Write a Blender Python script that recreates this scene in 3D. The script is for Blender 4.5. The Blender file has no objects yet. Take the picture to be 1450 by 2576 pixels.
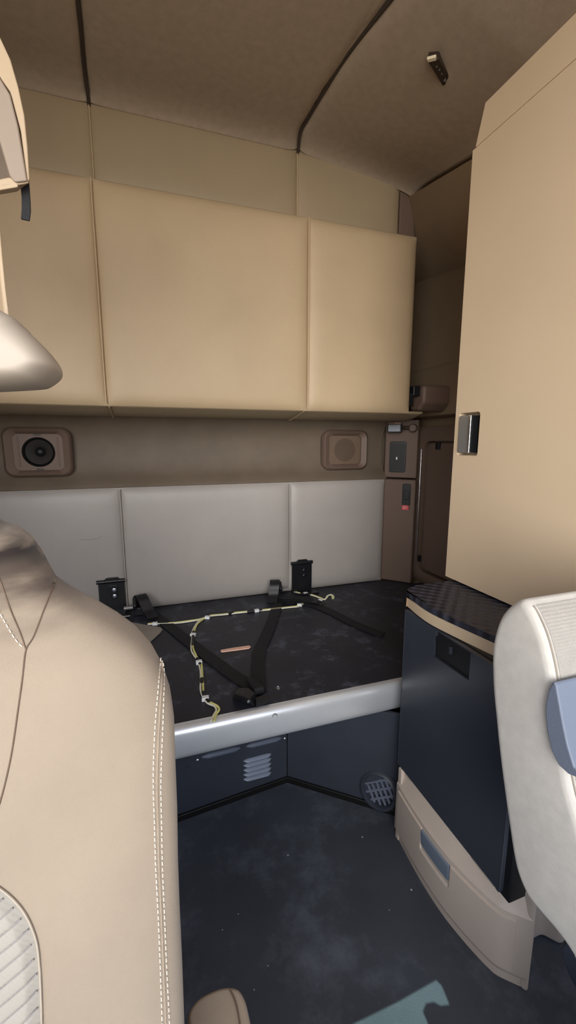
import bpy, bmesh, math, random
from mathutils import Vector, Matrix, Euler
random.seed(7)
S = bpy.context.scene
COL = S.collection
PI = math.pi

# ------------------------------------------------------------------ camera
F, CX, CY = 1055.0, 725.0, 1288.0
PITCH, YAW, H = math.radians(9.5), math.radians(18.7), 1.60
FW = Vector((math.sin(YAW)*math.cos(PITCH), math.cos(YAW)*math.cos(PITCH), -math.sin(PITCH)))
RT = Vector((math.cos(YAW), -math.sin(YAW), 0))
UP = RT.cross(FW)
CAM = Vector((0, 0, H))
def ray(x, y): return FW + RT*((x-CX)/F) - UP*((y-CY)/F)
def pz(x, y, z): d = ray(x, y); return CAM + d*((z-H)/d.z)
def py(x, y, Y): d = ray(x, y); return CAM + d*(Y/d.y)
def px(x, y, X): d = ray(x, y); return CAM + d*(X/d.x)
def pl(x, y, p, n):
    d = ray(x, y); p = Vector(p); n = Vector(n)
    return CAM + d*(((p-CAM).dot(n))/d.dot(n))
cd = bpy.data.cameras.new('camera'); co = bpy.data.objects.new('camera', cd); COL.objects.link(co)
cd.sensor_fit = 'HORIZONTAL'; cd.sensor_width = 36; cd.lens = 36*F/1450
cd.clip_start = .02
M3 = Matrix((RT, UP, -FW)).transposed()
co.matrix_world = Matrix.Translation(CAM) @ M3.to_4x4()
S.camera = co

# ------------------------------------------------------------------ materials
def lin(c):
    r = []
    for v in c:
        v /= 255.0
        r.append(v/12.92 if v <= .04045 else ((v+.055)/1.055)**2.4)
    return r
MATS = {}
def mat(name, c, rough=.6, metal=0, var=.06, vscale=6, bump=0, bscale=200, wave=None, spec=.5, speck=None, sheen=0, coat=0, stain=None):
    m = bpy.data.materials.new(name); m.use_nodes = True
    nt = m.node_tree; N = nt.nodes; L = nt.links
    b = N['Principled BSDF']
    b.inputs['Roughness'].default_value = rough; b.inputs['Metallic'].default_value = metal
    b.inputs['Specular IOR Level'].default_value = spec
    if sheen: b.inputs['Sheen Weight'].default_value = sheen; b.inputs['Sheen Roughness'].default_value = .5
    if coat: b.inputs['Coat Weight'].default_value = coat
    tc = N.new('ShaderNodeTexCoord')
    no = N.new('ShaderNodeTexNoise'); no.inputs['Scale'].default_value = vscale; no.inputs['Detail'].default_value = 5
    L.new(tc.outputs['Object'], no.inputs['Vector'])
    rp = N.new('ShaderNodeValToRGB'); l = lin(c)
    rp.color_ramp.elements[0].position = .3; rp.color_ramp.elements[1].position = .7
    rp.color_ramp.elements[0].color = [max(0, v*(1-var)) for v in l]+[1]
    rp.color_ramp.elements[1].color = [min(1, v*(1+var)) for v in l]+[1]
    L.new(no.outputs['Fac'], rp.inputs['Fac'])
    out = rp.outputs['Color']
    if speck:      # scattered dust: (colour, scale, low, high, amount)
        n2 = N.new('ShaderNodeTexNoise'); n2.inputs['Scale'].default_value = speck[1]; n2.inputs['Detail'].default_value = 8; n2.inputs['Roughness'].default_value = .7
        L.new(tc.outputs['Object'], n2.inputs['Vector'])
        mr = N.new('ShaderNodeMapRange'); mr.inputs['From Min'].default_value = speck[2]; mr.inputs['From Max'].default_value = speck[3]
        mr.inputs['To Max'].default_value = speck[4]; L.new(n2.outputs['Fac'], mr.inputs['Value'])
        mx = N.new('ShaderNodeMix'); mx.data_type = 'RGBA'; L.new(mr.outputs['Result'], mx.inputs['Factor'])
        L.new(out, mx.inputs['A']); mx.inputs['B'].default_value = lin(speck[0])+[1]; out = mx.outputs['Result']
    for st in (stain or []):      # grime with a shape of its own: (centre, radii, colour, amount, noise scale)
        mp = N.new('ShaderNodeMapping'); mp.vector_type = 'POINT'
        mp.inputs['Location'].default_value = [-a/r for a, r in zip(st[0], st[1])]
        mp.inputs['Scale'].default_value = [1/r for r in st[1]]
        L.new(tc.outputs['Object'], mp.inputs['Vector'])
        ln = N.new('ShaderNodeVectorMath'); ln.operation = 'LENGTH'; L.new(mp.outputs['Vector'], ln.inputs[0])
        m1 = N.new('ShaderNodeMapRange'); m1.inputs['From Min'].default_value = 1; m1.inputs['From Max'].default_value = .2; L.new(ln.outputs['Value'], m1.inputs['Value'])
        n3 = N.new('ShaderNodeTexNoise'); n3.inputs['Scale'].default_value = st[4]; n3.inputs['Detail'].default_value = 4
        mp2 = N.new('ShaderNodeMapping'); mp2.inputs['Scale'].default_value = (.5, .5, 2.2); mp2.inputs['Rotation'].default_value = (0, .35, 0)
        L.new(tc.outputs['Object'], mp2.inputs['Vector']); L.new(mp2.outputs['Vector'], n3.inputs['Vector'])
        m2 = N.new('ShaderNodeMapRange'); m2.inputs['From Min'].default_value = .4; m2.inputs['From Max'].default_value = .58; L.new(n3.outputs['Fac'], m2.inputs['Value'])
        mu = N.new('ShaderNodeMath'); mu.operation = 'MULTIPLY'; L.new(m1.outputs['Result'], mu.inputs[0]); L.new(m2.outputs['Result'], mu.inputs[1])
        mu2 = N.new('ShaderNodeMath'); mu2.operation = 'MULTIPLY'; mu2.inputs[1].default_value = st[3]; L.new(mu.outputs[0], mu2.inputs[0])
        mx = N.new('ShaderNodeMix'); mx.data_type = 'RGBA'; L.new(mu2.outputs[0], mx.inputs['Factor'])
        L.new(out, mx.inputs['A']); mx.inputs['B'].default_value = lin(st[2])+[1]; out = mx.outputs['Result']
    L.new(out, b.inputs['Base Color'])
    nrm = None
    if bump:
        n4 = N.new('ShaderNodeTexNoise'); n4.inputs['Scale'].default_value = bscale; n4.inputs['Detail'].default_value = 3
        L.new(tc.outputs['Object'], n4.inputs['Vector'])
        bp = N.new('ShaderNodeBump'); bp.inputs['Strength'].default_value = bump; bp.inputs['Distance'].default_value = .002
        L.new(n4.outputs['Fac'], bp.inputs['Height']); nrm = bp
    for w in (wave or []):   # (rotation, scale, strength, distance)
        mp = N.new('ShaderNodeMapping'); mp.inputs['Rotation'].default_value = w[0]
        L.new(tc.outputs['Object'], mp.inputs['Vector'])
        wv = N.new('ShaderNodeTexWave'); wv.inputs['Scale'].default_value = w[1]; wv.inputs['Distortion'].default_value = w[4] if len(w) > 4 else .3
        L.new(mp.outputs['Vector'], wv.inputs['Vector'])
        bp = N.new('ShaderNodeBump'); bp.inputs['Strength'].default_value = w[2]; bp.inputs['Distance'].default_value = w[3]
        L.new(wv.outputs['Fac'], bp.inputs['Height'])
        if nrm: L.new(nrm.outputs['Normal'], bp.inputs['Normal'])
        nrm = bp
    if nrm: L.new(nrm.outputs['Normal'], b.inputs['Normal'])
    MATS[name] = m
    return m
def emis(m, c, s):
    b = m.node_tree.nodes['Principled BSDF']
    b.inputs['Emission Color'].default_value = lin(c)+[1]; b.inputs['Emission Strength'].default_value = s

TAN = mat('tan_vinyl', (186, 163, 131), .48, var=.05, vscale=3, bump=.25, bscale=260)
HDR = mat('tan_header_vinyl', (160, 142, 114), .55, var=.04, vscale=4, bump=.25, bscale=300)
PIPE = mat('tan_piping', (190, 167, 133), .5, bump=.1)
GREY = mat('greige_vinyl', (169, 162, 156), .42, var=.05, vscale=4, bump=.3, bscale=260)
BAND = mat('taupe_wall_fabric', (110, 96, 81), .62, var=.1, vscale=7, bump=.4, bscale=240)
CEIL = mat('taupe_headliner', (172, 155, 136),   .95, var=.06, vscale=30, bump=.4, bscale=900, spec=.2)
SIDE = mat('brown_side_trim', (132, 111, 87), .7, var=.05, vscale=5, bump=.2, bscale=200)
BRPL = mat('brown_moulded_plastic', (112, 92, 80), .58, var=.03, bump=.1, bscale=300)
CAB = mat('sand_laminate', (224, 200, 168), .5, var=.03, vscale=2.5, bump=.06, bscale=300)
BASE = mat('beige_moulded_plastic', (216, 201, 188), .5, var=.03, bump=.2, bscale=350)
BLK = mat('black_plastic', (26, 27, 30), .38, var=.1)
BLKM = mat('black_metal', (20, 21, 25), .32, var=.1, spec=.6)
DOORB = mat('black_door_laminate', (63, 68, 79), .3, var=.08, vscale=3, bump=.05, bscale=300, spec=.55)
POCK = mat('black_pocket_plastic', (24, 25, 29), .5)
KICK = mat('black_painted_steel', (62, 67, 78), .46, var=.1, bump=.15, bscale=350, speck=((120, 125, 130), 60, .68, .8, .25))
BOARD = mat('black_board', (36, 38, 48), .5, var=.2, vscale=5, bump=.15, bscale=120, speck=((140, 150, 178), 9, .54, .8, .5))
FLOOR = mat('dark_rubber_floor', (74, 79, 88), .55, var=.12, vscale=5, bump=.35, bscale=200, speck=((150, 157, 170), 3.2, .5, .75, .5))
ALU = mat('satin_aluminium', (238, 242, 247), .3, .45, var=.03)
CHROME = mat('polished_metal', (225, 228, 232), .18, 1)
GRIP = mat('grey_handle_metal', (150, 148, 146), .35, .5)
STEEL = mat('zinc_screw', (190, 195, 205), .3, 1)
SUEDE = mat('tan_suede', (166, 150, 131), .9, var=.05, vscale=9, bump=.3, bscale=1100, spec=.2, sheen=.2,
            stain=[((.14, .22, 1.487), (.22, .6, .075), (40, 34, 32), 1.0, 15), ((.17, .2, 1.44), (.14, .4, .06), (80, 66, 60), .75, 12)])
SEAM = mat('dark_seam', (112, 92, 77), .9)
CSEAM = mat('ceiling_seam', (62, 50, 40), .95)
THREAD = mat('white_thread', (236, 224, 206), .7)
PLEAT = mat('ivory_twill', (172, 165, 154), .85, var=.03, bump=.1, wave=[((0, .75, 0), 88, .18, .0006, 0)])
KNIT = mat('oatmeal_knit', (204, 198, 189), .92, var=.05, vscale=40, bump=.3, bscale=1200, spec=.2, sheen=.2, wave=[((0, 0, 0), 85, .3, .0008, .8), ((PI/2, 0, PI/2), 85, .3, .0008, .8)])
KNITF = mat('oatmeal_rib_knit', (166, 160, 152), .92, var=.04, vscale=40, bump=.5, bscale=260, spec=.2, sheen=.2, wave=[((0, PI/2, 0), 60, .6, .0012, .3), ((0, 0, 0), 75, .4, .001, .3)])
SHROUD = mat('slate_plastic', (112, 120, 136), .5, var=.03, bump=.3, bscale=420)
SHROUDL = mat('pale_slate_plastic', (150, 162, 182), .42, var=.03)
SLATE = mat('dark_slate_plastic', (62, 66, 78), .5, var=.05)
MAT_ = mat('black_rubber_mat', (50, 50, 62), .5, var=.1, wave=[((0, 0, PI/4), 9, .9, .006, 0), ((0, 0, -PI/4), 9, .9, .006, 0)])
WEB = mat('black_webbing', (24, 24, 28), .75, var=.2, vscale=60, bump=.5, bscale=300)
WIRE = mat('yellow_wire', (238, 235, 150), .45)
WIREW = mat('white_wire', (240, 238, 215), .45)
CONN = mat('white_connector', (244, 246, 248), .4)
ORANGE = mat('orange_plastic', (248, 200, 176), .5, var=.08, vscale=50)
CARD = mat('grey_flap', (158, 150, 140), .6)
IVORY = mat('ivory_plastic', (192, 179, 164), .65, var=.02)
OVH = mat('cream_moulded_plastic', (186, 163, 134), .5, var=.02, bump=.1, bscale=350)
OVH2 = mat('greige_moulded_plastic', (152, 136, 120), .55, var=.02)
CONE = mat('charcoal_cone', (52, 48, 45), .6)
RUB = mat('black_rubber', (20, 19, 19), .45)
LENS = mat('frosted_lens', (170, 176, 184), .25)
LENSW = mat('ivory_lens', (232, 220, 190), .35)
RED = mat('red_label', (214, 88, 92), .5)
PINK = mat('pale_print', (240, 170, 165), .5)
DKBR = mat('dark_brown_plastic', (58, 46, 38), .4)
WHITE = mat('white_chip', (225, 225, 222), .6)
CLOTH = mat('stored_grey_cloth', (120, 112, 100), .9)

# ------------------------------------------------------------------ helpers
def link(name, me, m, parent=None, smooth=True):
    o = bpy.data.objects.new(name, me); COL.objects.link(o)
    if m: me.materials.append(m)
    if smooth:
        for p in me.polygons: p.use_smooth = True
    if parent: o.parent = parent; o.matrix_parent_inverse = parent.matrix_world.inverted() if False else Matrix.Identity(4)
    return o
def fin(bm, name, m, parent=None, smooth=False, bevel=0, seg=3, angle=35, sharp=None):
    bmesh.ops.recalc_face_normals(bm, faces=bm.faces)
    me = bpy.data.meshes.new(name); bm.to_mesh(me); bm.free()
    o = link(name, me, m, parent, smooth or bevel > 0)
    if bevel:
        b = o.modifiers.new('bevel', 'BEVEL'); b.width = bevel; b.segments = seg; b.limit_method = 'ANGLE'; b.angle_limit = math.radians(angle)
        b.harden_normals = True
    elif smooth:
        try: me.set_sharp_from_angle(angle=math.radians(sharp or 40))
        except Exception: pass
    return o
def empty(name, loc, label, cat, group=None, rz=0):
    o = bpy.data.objects.new(name, None); COL.objects.link(o); o.location = loc; o.rotation_euler = (0, 0, rz)
    o.empty_display_size = .05
    tag(o, label, cat, group); return o
def tag(o, label=None, cat=None, group=None, kind=None):
    if label: o['label'] = label
    if cat: o['category'] = cat
    if group: o['group'] = group
    if kind: o['kind'] = kind
    return o
def struct(o, label=None):
    o['kind'] = 'structure'
    if label: o['label'] = label; o['category'] = 'structure'
    return o
def rel(o, parent):
    """children are modelled in world space; move the geometry into the parent's frame"""
    o.data.transform(Matrix.Translation(-parent.location) if parent.rotation_euler.z == 0 else (Matrix.Translation(parent.location) @ Matrix.Rotation(parent.rotation_euler.z, 4, 'Z')).inverted())
    o.parent = parent; return o
def box(bm, x0, x1, y0, y1, z0, z1):
    vs = [bm.verts.new(p) for p in ((x0,y0,z0),(x1,y0,z0),(x1,y1,z0),(x0,y1,z0),(x0,y0,z1),(x1,y0,z1),(x1,y1,z1),(x0,y1,z1))]
    for f in ((0,3,2,1),(4,5,6,7),(0,1,5,4),(1,2,6,5),(2,3,7,6),(3,0,4,7)): bm.faces.new([vs[i] for i in f])
    return vs
def bx(name, m, b, parent=None, bevel=.003, seg=3):
    bm = bmesh.new(); box(bm, *b); o = fin(bm, name, m, None, bevel=bevel, seg=seg)
    if parent: rel(o, parent)
    return o
def prism(bm, pts, vec):
    """closed polygon of 3D points swept along vec"""
    vec = Vector(vec)
    a = [bm.verts.new(Vector(p)) for p in pts]; b = [bm.verts.new(Vector(p)+vec) for p in pts]
    n = len(a); bm.faces.new(a); bm.faces.new(b[::-1])
    for i in range(n): bm.faces.new((a[i], a[(i+1) % n], b[(i+1) % n], b[i]))
def pr(name, m, pts, vec, parent=None, bevel=.003, seg=3, angle=35):
    bm = bmesh.new(); prism(bm, pts, vec); o = fin(bm, name, m, None, bevel=bevel, seg=seg, angle=angle)
    if parent: rel(o, parent)
    return o
def smooth_path(pts, n=8, closed=False):
    P = [Vector(p) for p in pts]; out = []; k = len(P)
    rng = range(k if closed else k-1)
    for i in rng:
        g = lambda j: P[j % k] if closed else P[max(0, min(k-1, j))]
        p0, p1, p2, p3 = g(i-1), g(i), g(i+1), g(i+2)
        for t in range(n):
            u = t/n
            out.append(.5*((2*p1)+(p2-p0)*u+(2*p0-5*p1+4*p2-p3)*u*u+(3*p1-p0-3*p2+p3)*u**3))
    if not closed: out.append(P[-1])
    return out
def tube(bm, pts, r, seg=8, cap=True):
    pts = [Vector(p) for p in pts]; rings = []; n = len(pts)
    up = None
    for i, p in enumerate(pts):
        t = (pts[min(i+1, n-1)]-pts[max(i-1, 0)]).normalized()
        if up is None:
            up = t.orthogonal().normalized()
        s = t.cross(up).normalized(); up = s.cross(t).normalized()
        rr = r[i] if isinstance(r, (list, tuple)) else r
        rings.append([bm.verts.new(p+(s*math.cos(a)+up*math.sin(a))*rr) for a in [2*PI*k/seg for k in range(seg)]])
    for a, b in zip(rings, rings[1:]):
        for k in range(seg): bm.faces.new((a[k], a[(k+1) % seg], b[(k+1) % seg], b[k]))
    if cap: bm.faces.new(rings[0][::-1]); bm.faces.new(rings[-1])
def tb(name, m, pts, r, parent=None, seg=8):
    bm = bmesh.new(); tube(bm, pts, r, seg); o = fin(bm, name, m, None, smooth=True, sharp=60)
    if parent: rel(o, parent)
    return o
def ribbon(name, m, pts, w, th=.003, side=None, parent=None):
    """flat strap following pts; side = width direction, or horizontal perpendicular of the run"""
    P = [Vector(p) for p in pts]; bm = bmesh.new(); rows = []
    for i, p in enumerate(P):
        t = (P[min(i+1, len(P)-1)]-P[max(i-1, 0)]).normalized()
        s = Vector(side).normalized() if side else t.cross(Vector((0, 0, 1))).normalized()
        nn = s.cross(t).normalized()
        rows.append([bm.verts.new(p+s*a*w/2+nn*b*th/2) for a, b in ((-1,-1),(1,-1),(1,1),(-1,1))])
    for a, b in zip(rows, rows[1:]):
        for k in range(4): bm.faces.new((a[k], a[(k+1) % 4], b[(k+1) % 4], b[k]))
    bm.faces.new(rows[0][::-1]); bm.faces.new(rows[-1])
    o = fin(bm, name, m, None, smooth=True, sharp=50)
    if parent: rel(o, parent)
    return o
def grid(bm, nu, nv, f, close=False):
    v = [[bm.verts.new(f(i/nu, j/nv)) for j in range(nv+1)] for i in range(nu+1)]
    for i in range(nu):
        for j in range(nv): bm.faces.new((v[i][j], v[i+1][j], v[i+1][j+1], v[i][j+1]))
    return v
def rrect(u0, u1, v0, v1, r, n=6):
    out = []
    for cx, cy, a0 in ((u1-r, v1-r, 0), (u0+r, v1-r, PI/2), (u0+r, v0+r, PI), (u1-r, v0+r, 3*PI/2)):
        for k in range(n+1):
            a = a0+PI/2*k/n; out.append((cx+r*math.cos(a), cy+r*math.sin(a)))
    return out
def lathe(bm, prof, c, axis, seg=32):
    """prof: list of (radius, height) round axis through c"""
    ax = Vector(axis).normalized(); u = ax.orthogonal().normalized(); v = ax.cross(u); c = Vector(c); rows = []
    for r, h in prof:
        if r < 1e-6: rows.append([bm.verts.new(c+ax*h)])
        else: rows.append([bm.verts.new(c+ax*h+(u*math.cos(a)+v*math.sin(a))*r) for a in [2*PI*k/seg for k in range(seg)]])
    for a, b in zip(rows, rows[1:]):
        for k in range(seg):
            q = [a[k % len(a)], a[(k+1) % len(a)], b[(k+1) % len(b)], b[k % len(b)]]
            q2 = []
            for x in q:
                if x not in q2: q2.append(x)
            if len(q2) > 2: bm.faces.new(q2)
def lt(name, m, prof, c, axis, parent=None, seg=32, sharp=40):
    bm = bmesh.new(); lathe(bm, prof, c, axis, seg); o = fin(bm, name, m, None, smooth=True, sharp=sharp)
    if parent: rel(o, parent)
    return o
def frange(a, b, n): return [a+(b-a)*i/n for i in range(n+1)]

def pad(name, m, x0, x1, z0, z1, Y, depth, puff, seams, soft, parent, zc=None):
    """upholstered slab facing -Y: rolled rim, tight seams at the given x"""
    xs = set(frange(x0, x1, 60)); zs = set(frange(z0, z1, 36))
    for s in list(seams)+[x0, x1]:
        for d in (0, .004, .008, .014, .022, .034, .05):
            for q in (s-d, s+d):
                if x0 <= q <= x1: xs.add(q)
    for s in (z0, z1):
        for d in (0, .003, .007, .013, .02, .03, .045):
            for q in (s-d, s+d):
                if z0 <= q <= z1: zs.add(q)
    def dedupe(a):
        a = sorted(a); o = [a[0]]
        for q in a[1:]:
            if q-o[-1] > .0015: o.append(q)
        return o
    xs, zs = dedupe(xs), dedupe(zs)
    bm = bmesh.new(); V = []
    for x in xs:
        col = []
        for z in zs:
            h = 1.0
            for d in (x-x0, x1-x, z-z0, z1-z): h *= 1-math.exp(-max(d, 0)/soft)
            hs = 1.0
            for s in seams: hs *= 1-.75*math.exp(-abs(x-s)/(soft*.8))
            col.append(bm.verts.new((x, Y-puff*h*hs, z)))
        V.append(col)
    for i in range(len(xs)-1):
        for j in range(len(zs)-1): bm.faces.new((V[i][j], V[i+1][j], V[i+1][j+1], V[i][j+1]))
    # close the slab at the back
    rim = [V[i][0] for i in range(len(xs))]+[V[-1][j] for j in range(1, len(zs))]+[V[i][-1] for i in range(len(xs)-2, -1, -1)]+[V[0][j] for j in range(len(zs)-2, 0, -1)]
    back = [bm.verts.new((v.co.x, Y+depth, v.co.z)) for v in rim]
    n = len(rim)
    for i in range(n): bm.faces.new((rim[i], back[i], back[(i+1) % n], rim[(i+1) % n]))
    bm.faces.new(back)
    o = fin(bm, name, m, None, smooth=True, sharp=60)
    rel(o, parent)
    return o

# ------------------------------------------------------------------ the room shell
XL, XR = -1.17, 1.86
YF, YB = -1.15, 2.70
bm = bmesh.new(); box(bm, XL-.05, XR+.05, YF-.05, YB+.05, -.05, 0)
struct(fin(bm, 'floor', FLOOR), 'dark blue-black rubber cab floor, dusty')
ZT = 3.11
# back wall: the brown band that carries the speakers, leaning out at its foot
prof = [(2.70, 0), (2.70, 1.20), (2.60, 1.325), (2.565, 1.345), (2.575, 1.365), (2.61, 1.395), (2.64, 1.44), (2.655, 1.52), (2.65, 1.62), (2.61, 1.70), (2.57, 1.742), (2.50, 1.760), (2.50, 3.3), (2.75, 3.3), (2.75, 0)]
pr('wall_back', BAND, [(XL, y, z) for y, z in prof], (1.60-XL, 0, 0), bevel=0)
o = bpy.data.objects['wall_back']
for p in o.data.polygons: p.use_smooth = True
o.data.set_sharp_from_angle(angle=math.radians(30))
bm = bmesh.new(); box(bm, 1.58, XR+.05, 2.68, 2.75, 0, 3.3); struct(fin(bm, 'wall_rear', BAND))
struct(o, 'brown fabric back wall band carrying the two speakers')
# left wall, out of frame; its door window is enlarged to admit more light
def wall_with_window(name, x0, x1, m, y0, y1, wy0, wy1, wz0, wz1, ztop):
    bm = bmesh.new()
    box(bm, x0, x1, y0, y1, 0, wz0); box(bm, x0, x1, y0, y1, wz1, ztop)
    box(bm, x0, x1, y0, wy0, wz0, wz1); box(bm, x0, x1, wy1, y1, wz0, wz1)
    return struct(fin(bm, name, m))
wall_with_window('wall_left', XL-.05, XL, SIDE, YF, YB, -1.10, .35, 1.0, 2.75, 3.3)
wall_with_window('wall_right', XR, XR+.05, SIDE, YF, YB, -.85, .25, 1.0, 1.95, 3.3)
bm = bmesh.new()
box(bm, XL, XR, YF-.05, YF, 0, .95); box(bm, XL, XR, YF-.05, YF, 2.9, 3.3)  # unseen front opening, raised well above windscreen height to light the bunk
box(bm, XL, XL+.12, YF-.05, YF, .95, 2.9); box(bm, XR-.12, XR, YF-.05, YF, .95, 2.9)
struct(fin(bm, 'wall_front', SIDE))

# padded inner side wall, right: sloping shoulder, ridge, ledge over the hatch
sec = [(1.535, 3.035), (1.60, 2.86), (1.68, 2.70), (1.735, 2.645), (1.755, 2.625), (1.735, 2.60), (1.745, 2.58), (1.762, 2.45), (1.765, 2.3), (1.755, 2.15), (1.745, 2.07), (1.752, 2.055), (1.745, 2.04), (1.745, 1.80), (1.75, 1.765), (1.80, 1.755), (XR-.001, 1.755), (XR-.001, 3.1)]
bm = bmesh.new()
def side_pt(k, y):
    x, z = sec[k]
    dz = 0
    if z > 2.5: dz = -.12*(2.5-y)/.6*min(1, (z-2.5)/.4)*.9
    if 2.56 < z < 2.66: dz = -.05*(2.5-y)/.4
    return Vector((x, y, z+dz))
ys = frange(1.25, 2.62, 12)
V = [[bm.verts.new(side_pt(k, y)) for k in range(len(sec))] for y in ys]
for a, b in zip(V, V[1:]):
    for k in range(len(sec)): bm.faces.new((a[k], a[(k+1) % len(sec)], b[(k+1) % len(sec)], b[k]))
bm.faces.new(V[0]); bm.faces.new(V[-1][::-1])
struct(fin(bm, 'trim_1', SIDE, smooth=True, sharp=32), 'brown padded side wall trim above the hatch, right of the folded bunk')

# corner post between back cushion and hatch
cn = Vector((-1, -1, 0)).normalized()
post = empty('corner_post', (1.60, 2.60, .6), 'brown vinyl corner post between grey wall pad and side hatch', 'trim')
a, b = Vector((1.598, 2.60, 0)), Vector((1.752, 2.44, 0))
def seg_pts(z, out=0): return [a+cn*out+Vector((0,0,z)), b+cn*out+Vector((0,0,z)), Vector((1.785, 2.462, z)), Vector((1.785, 2.61, z)), Vector((1.61, 2.61, z))]
pr('upper_cover', BRPL, seg_pts(1.352), (0, 0, 1.748-1.352), post, bevel=.012, seg=4)
pr('lower_cover', GREY if False else BRPL, seg_pts(.601, .006), (0, 0, 1.343-.601), post, bevel=.012, seg=4)

# ceiling: padded headliner with two sewn channels
def ceil_z(x, y):
    z = 3.135
    if x > .86:
        k = (x-.86)/.70
        z -= k*(.08+.19*min(.95, max(0, 2.33-y))) if k > 0 else 0
    z -= .035*math.exp(-max(0, 2.335-y)/.05)
    if x > 1.4: z -= .02*math.exp(-max(0, 1.56-x)/.05)
    return z
seamL = smooth_path([pz(222, 250, 3.10), pz(214, 190, 3.12), pz(206, 100, 3.125), pz(196, 0, 3.125), pz(188, -120, 3.125), pz(180, -300, 3.125)], 10)
seamR = smooth_path([pz(751, 381, 3.10), pz(756, 345, 3.12), pz(775, 312, 3.125), pz(810, 255, 3.125), pz(880, 148, 3.125), pz(990, 0, 3.125), pz(1090, -130, 3.12)], 10)
def seam_d(x, y):
    d = 9
    for P in (seamL, seamR):
        for p in P:
            q = (p.x-x)**2+(p.y-y)**2
            if q < d: d = q
    return math.sqrt(d)
xs = sorted(set(frange(XL, 1.57, 110)))
ys = sorted(set(frange(.5, 2.30, 72)+[2.305, 2.31, 2.315, 2.32, 2.325, 2.33, 2.335, 2.34]))
def ins(A, step, lo, hi):
    return sorted(set(A+[lo+step*i for i in range(int((hi-lo)/step))]))
xs = ins(xs, .006, -.22, -.09); xs = ins(xs, .008, .78, 1.08)
bm = bmesh.new(); V = []
for x in xs:
    V.append([bm.verts.new((x, y, ceil_z(x, y)+.03*math.exp(-seam_d(x, y)/.018))) for y in ys])
for i in range(len(xs)-1):
    for j in range(len(ys)-1): bm.faces.new((V[i][j], V[i+1][j], V[i+1][j+1], V[i][j+1]))
o = fin(bm, 'ceiling', CEIL, smooth=True, sharp=80)
sd = o.modifiers.new('s', 'SOLIDIFY'); sd.thickness = .03; sd.offset = 1
struct(o, 'dim taupe fabric headliner with two sewn seams')
for nm, P in (('trim_2', seamL), ('trim_3', seamR)):
    struct(tb(nm, CSEAM, [(p.x, p.y, ceil_z(p.x, p.y)-.002+.018*min(1, (2.35-p.y)/.12)) for p in [Vector((P[0].x, 2.345, 3.1))]+P], .0075), 'dark sewn seam across the headliner')
# roof over the driving position, with an added opening cut to shape the sun patch
SUN = Vector((.20, .42, -.90)).normalized()
patch = [pz(x, y, 0) for x, y in ((700, 2660), (890, 2576), (1000, 2522), (1098, 2466), (1112, 2480), (1131, 2527), (1110, 2530), (1092, 2520), (1072, 2524), (1064, 2545), (1075, 2570), (1085, 2600), (1060, 2680), (900, 2740))]
ZR = 3.15
hole = [p-SUN*((ZR)/-SUN.z) for p in patch]
hole = [Vector((p.x, p.y, ZR)) for p in hole]
def roof_sheet(z):
    bm = bmesh.new()
    out = [Vector((XL, YF, z)), Vector((XR, YF, z)), Vector((XR, .52, z)), Vector((XL, .52, z))]
    ed = []
    for loop in (out, [Vector((p.x, p.y, z)) for p in hole]):
        vs = [bm.verts.new(p) for p in loop]
        for i in range(len(vs)): ed.append(bm.edges.new((vs[i], vs[(i+1) % len(vs)])))
    bmesh.ops.triangle_fill(bm, edges=ed, use_beauty=True)
    return bm
o = fin(roof_sheet(ZR), 'ceiling_front', CEIL); struct(o)
bm = bmesh.new(); box(bm, 1.52, XR+.02, .5, YB, 3.1, 3.16); struct(fin(bm, 'ceiling_right', CEIL))

# header panel above the folded bunk: three sewn vinyl panels
hd = empty('header_panel', (.5, 2.33, 2.80), 'tan vinyl header panel between the headliner and the folded bunk', 'wall panel')
pad('panel', HDR, XL, 1.475, 2.77, 3.125, 2.35, .08, .022, [-.156, .843], .03, hd)
for x in (-.156, .843): tb('piping', PIPE, [(x, 2.3385, z) for z in frange(2.775, 3.10, 10)], .0032, hd)
bm = bmesh.new(); prism(bm, [(1.482, 2.345, 2.78), (1.595, 2.345, 2.78), (1.555, 2.345, 3.06), (1.482, 2.345, 3.06)], (0, .08, 0))
o = fin(bm, 'end_panel', BRPL, None, bevel=.006); rel(o, hd); o['label'] = 'narrow brown end panel'

# ------------------------------------------------------------------ folded upper bunk
bk = empty('folding_bunk', (.5, 2.2, 1.76), 'large tan padded bunk folded up flat against the back wall', 'bunk')
pad('cover', TAN, XL, 1.488, 1.765, 2.715, 2.175, .20, .028, [-.157, .841], .03, bk)
for x in (-.157, .841): tb('piping', PIPE, [(x, 2.155-.004*math.sin(PI*(z-1.77)/.94), z) for z in frange(1.772, 2.708, 24)], .0036, bk)
# sagging lower skirt under the mattress
bm = bmesh.new()
def skirt(u, v):
    x = XL+(1.60-XL)*u
    puff = 1.0
    for s in (-.147, .832): puff *= 1-.8*math.exp(-abs(x-s)/.02)
    y = 2.19+.24*v; z = 1.768-.036*v
    return Vector((x, y, z-.012*math.sin(PI*v)*puff))
grid(bm, 240, 10, skirt)
o = fin(bm, 'skirt', HDR, None, smooth=True, sharp=80); sd = o.modifiers.new('s', 'SOLIDIFY'); sd.thickness = .012; sd.offset = 1
rel(o, bk)
for x in (-.147, .832): tb('piping', PIPE, [skirt((x-XL)/(1.60-XL), v)-Vector((0, 0, .004)) for v in frange(0, 1, 8)], .004, bk)
bx('skirt_clip', BRPL, (1.50, 1.545, 2.33, 2.41, 1.708, 1.722), bk, .004)
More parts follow.
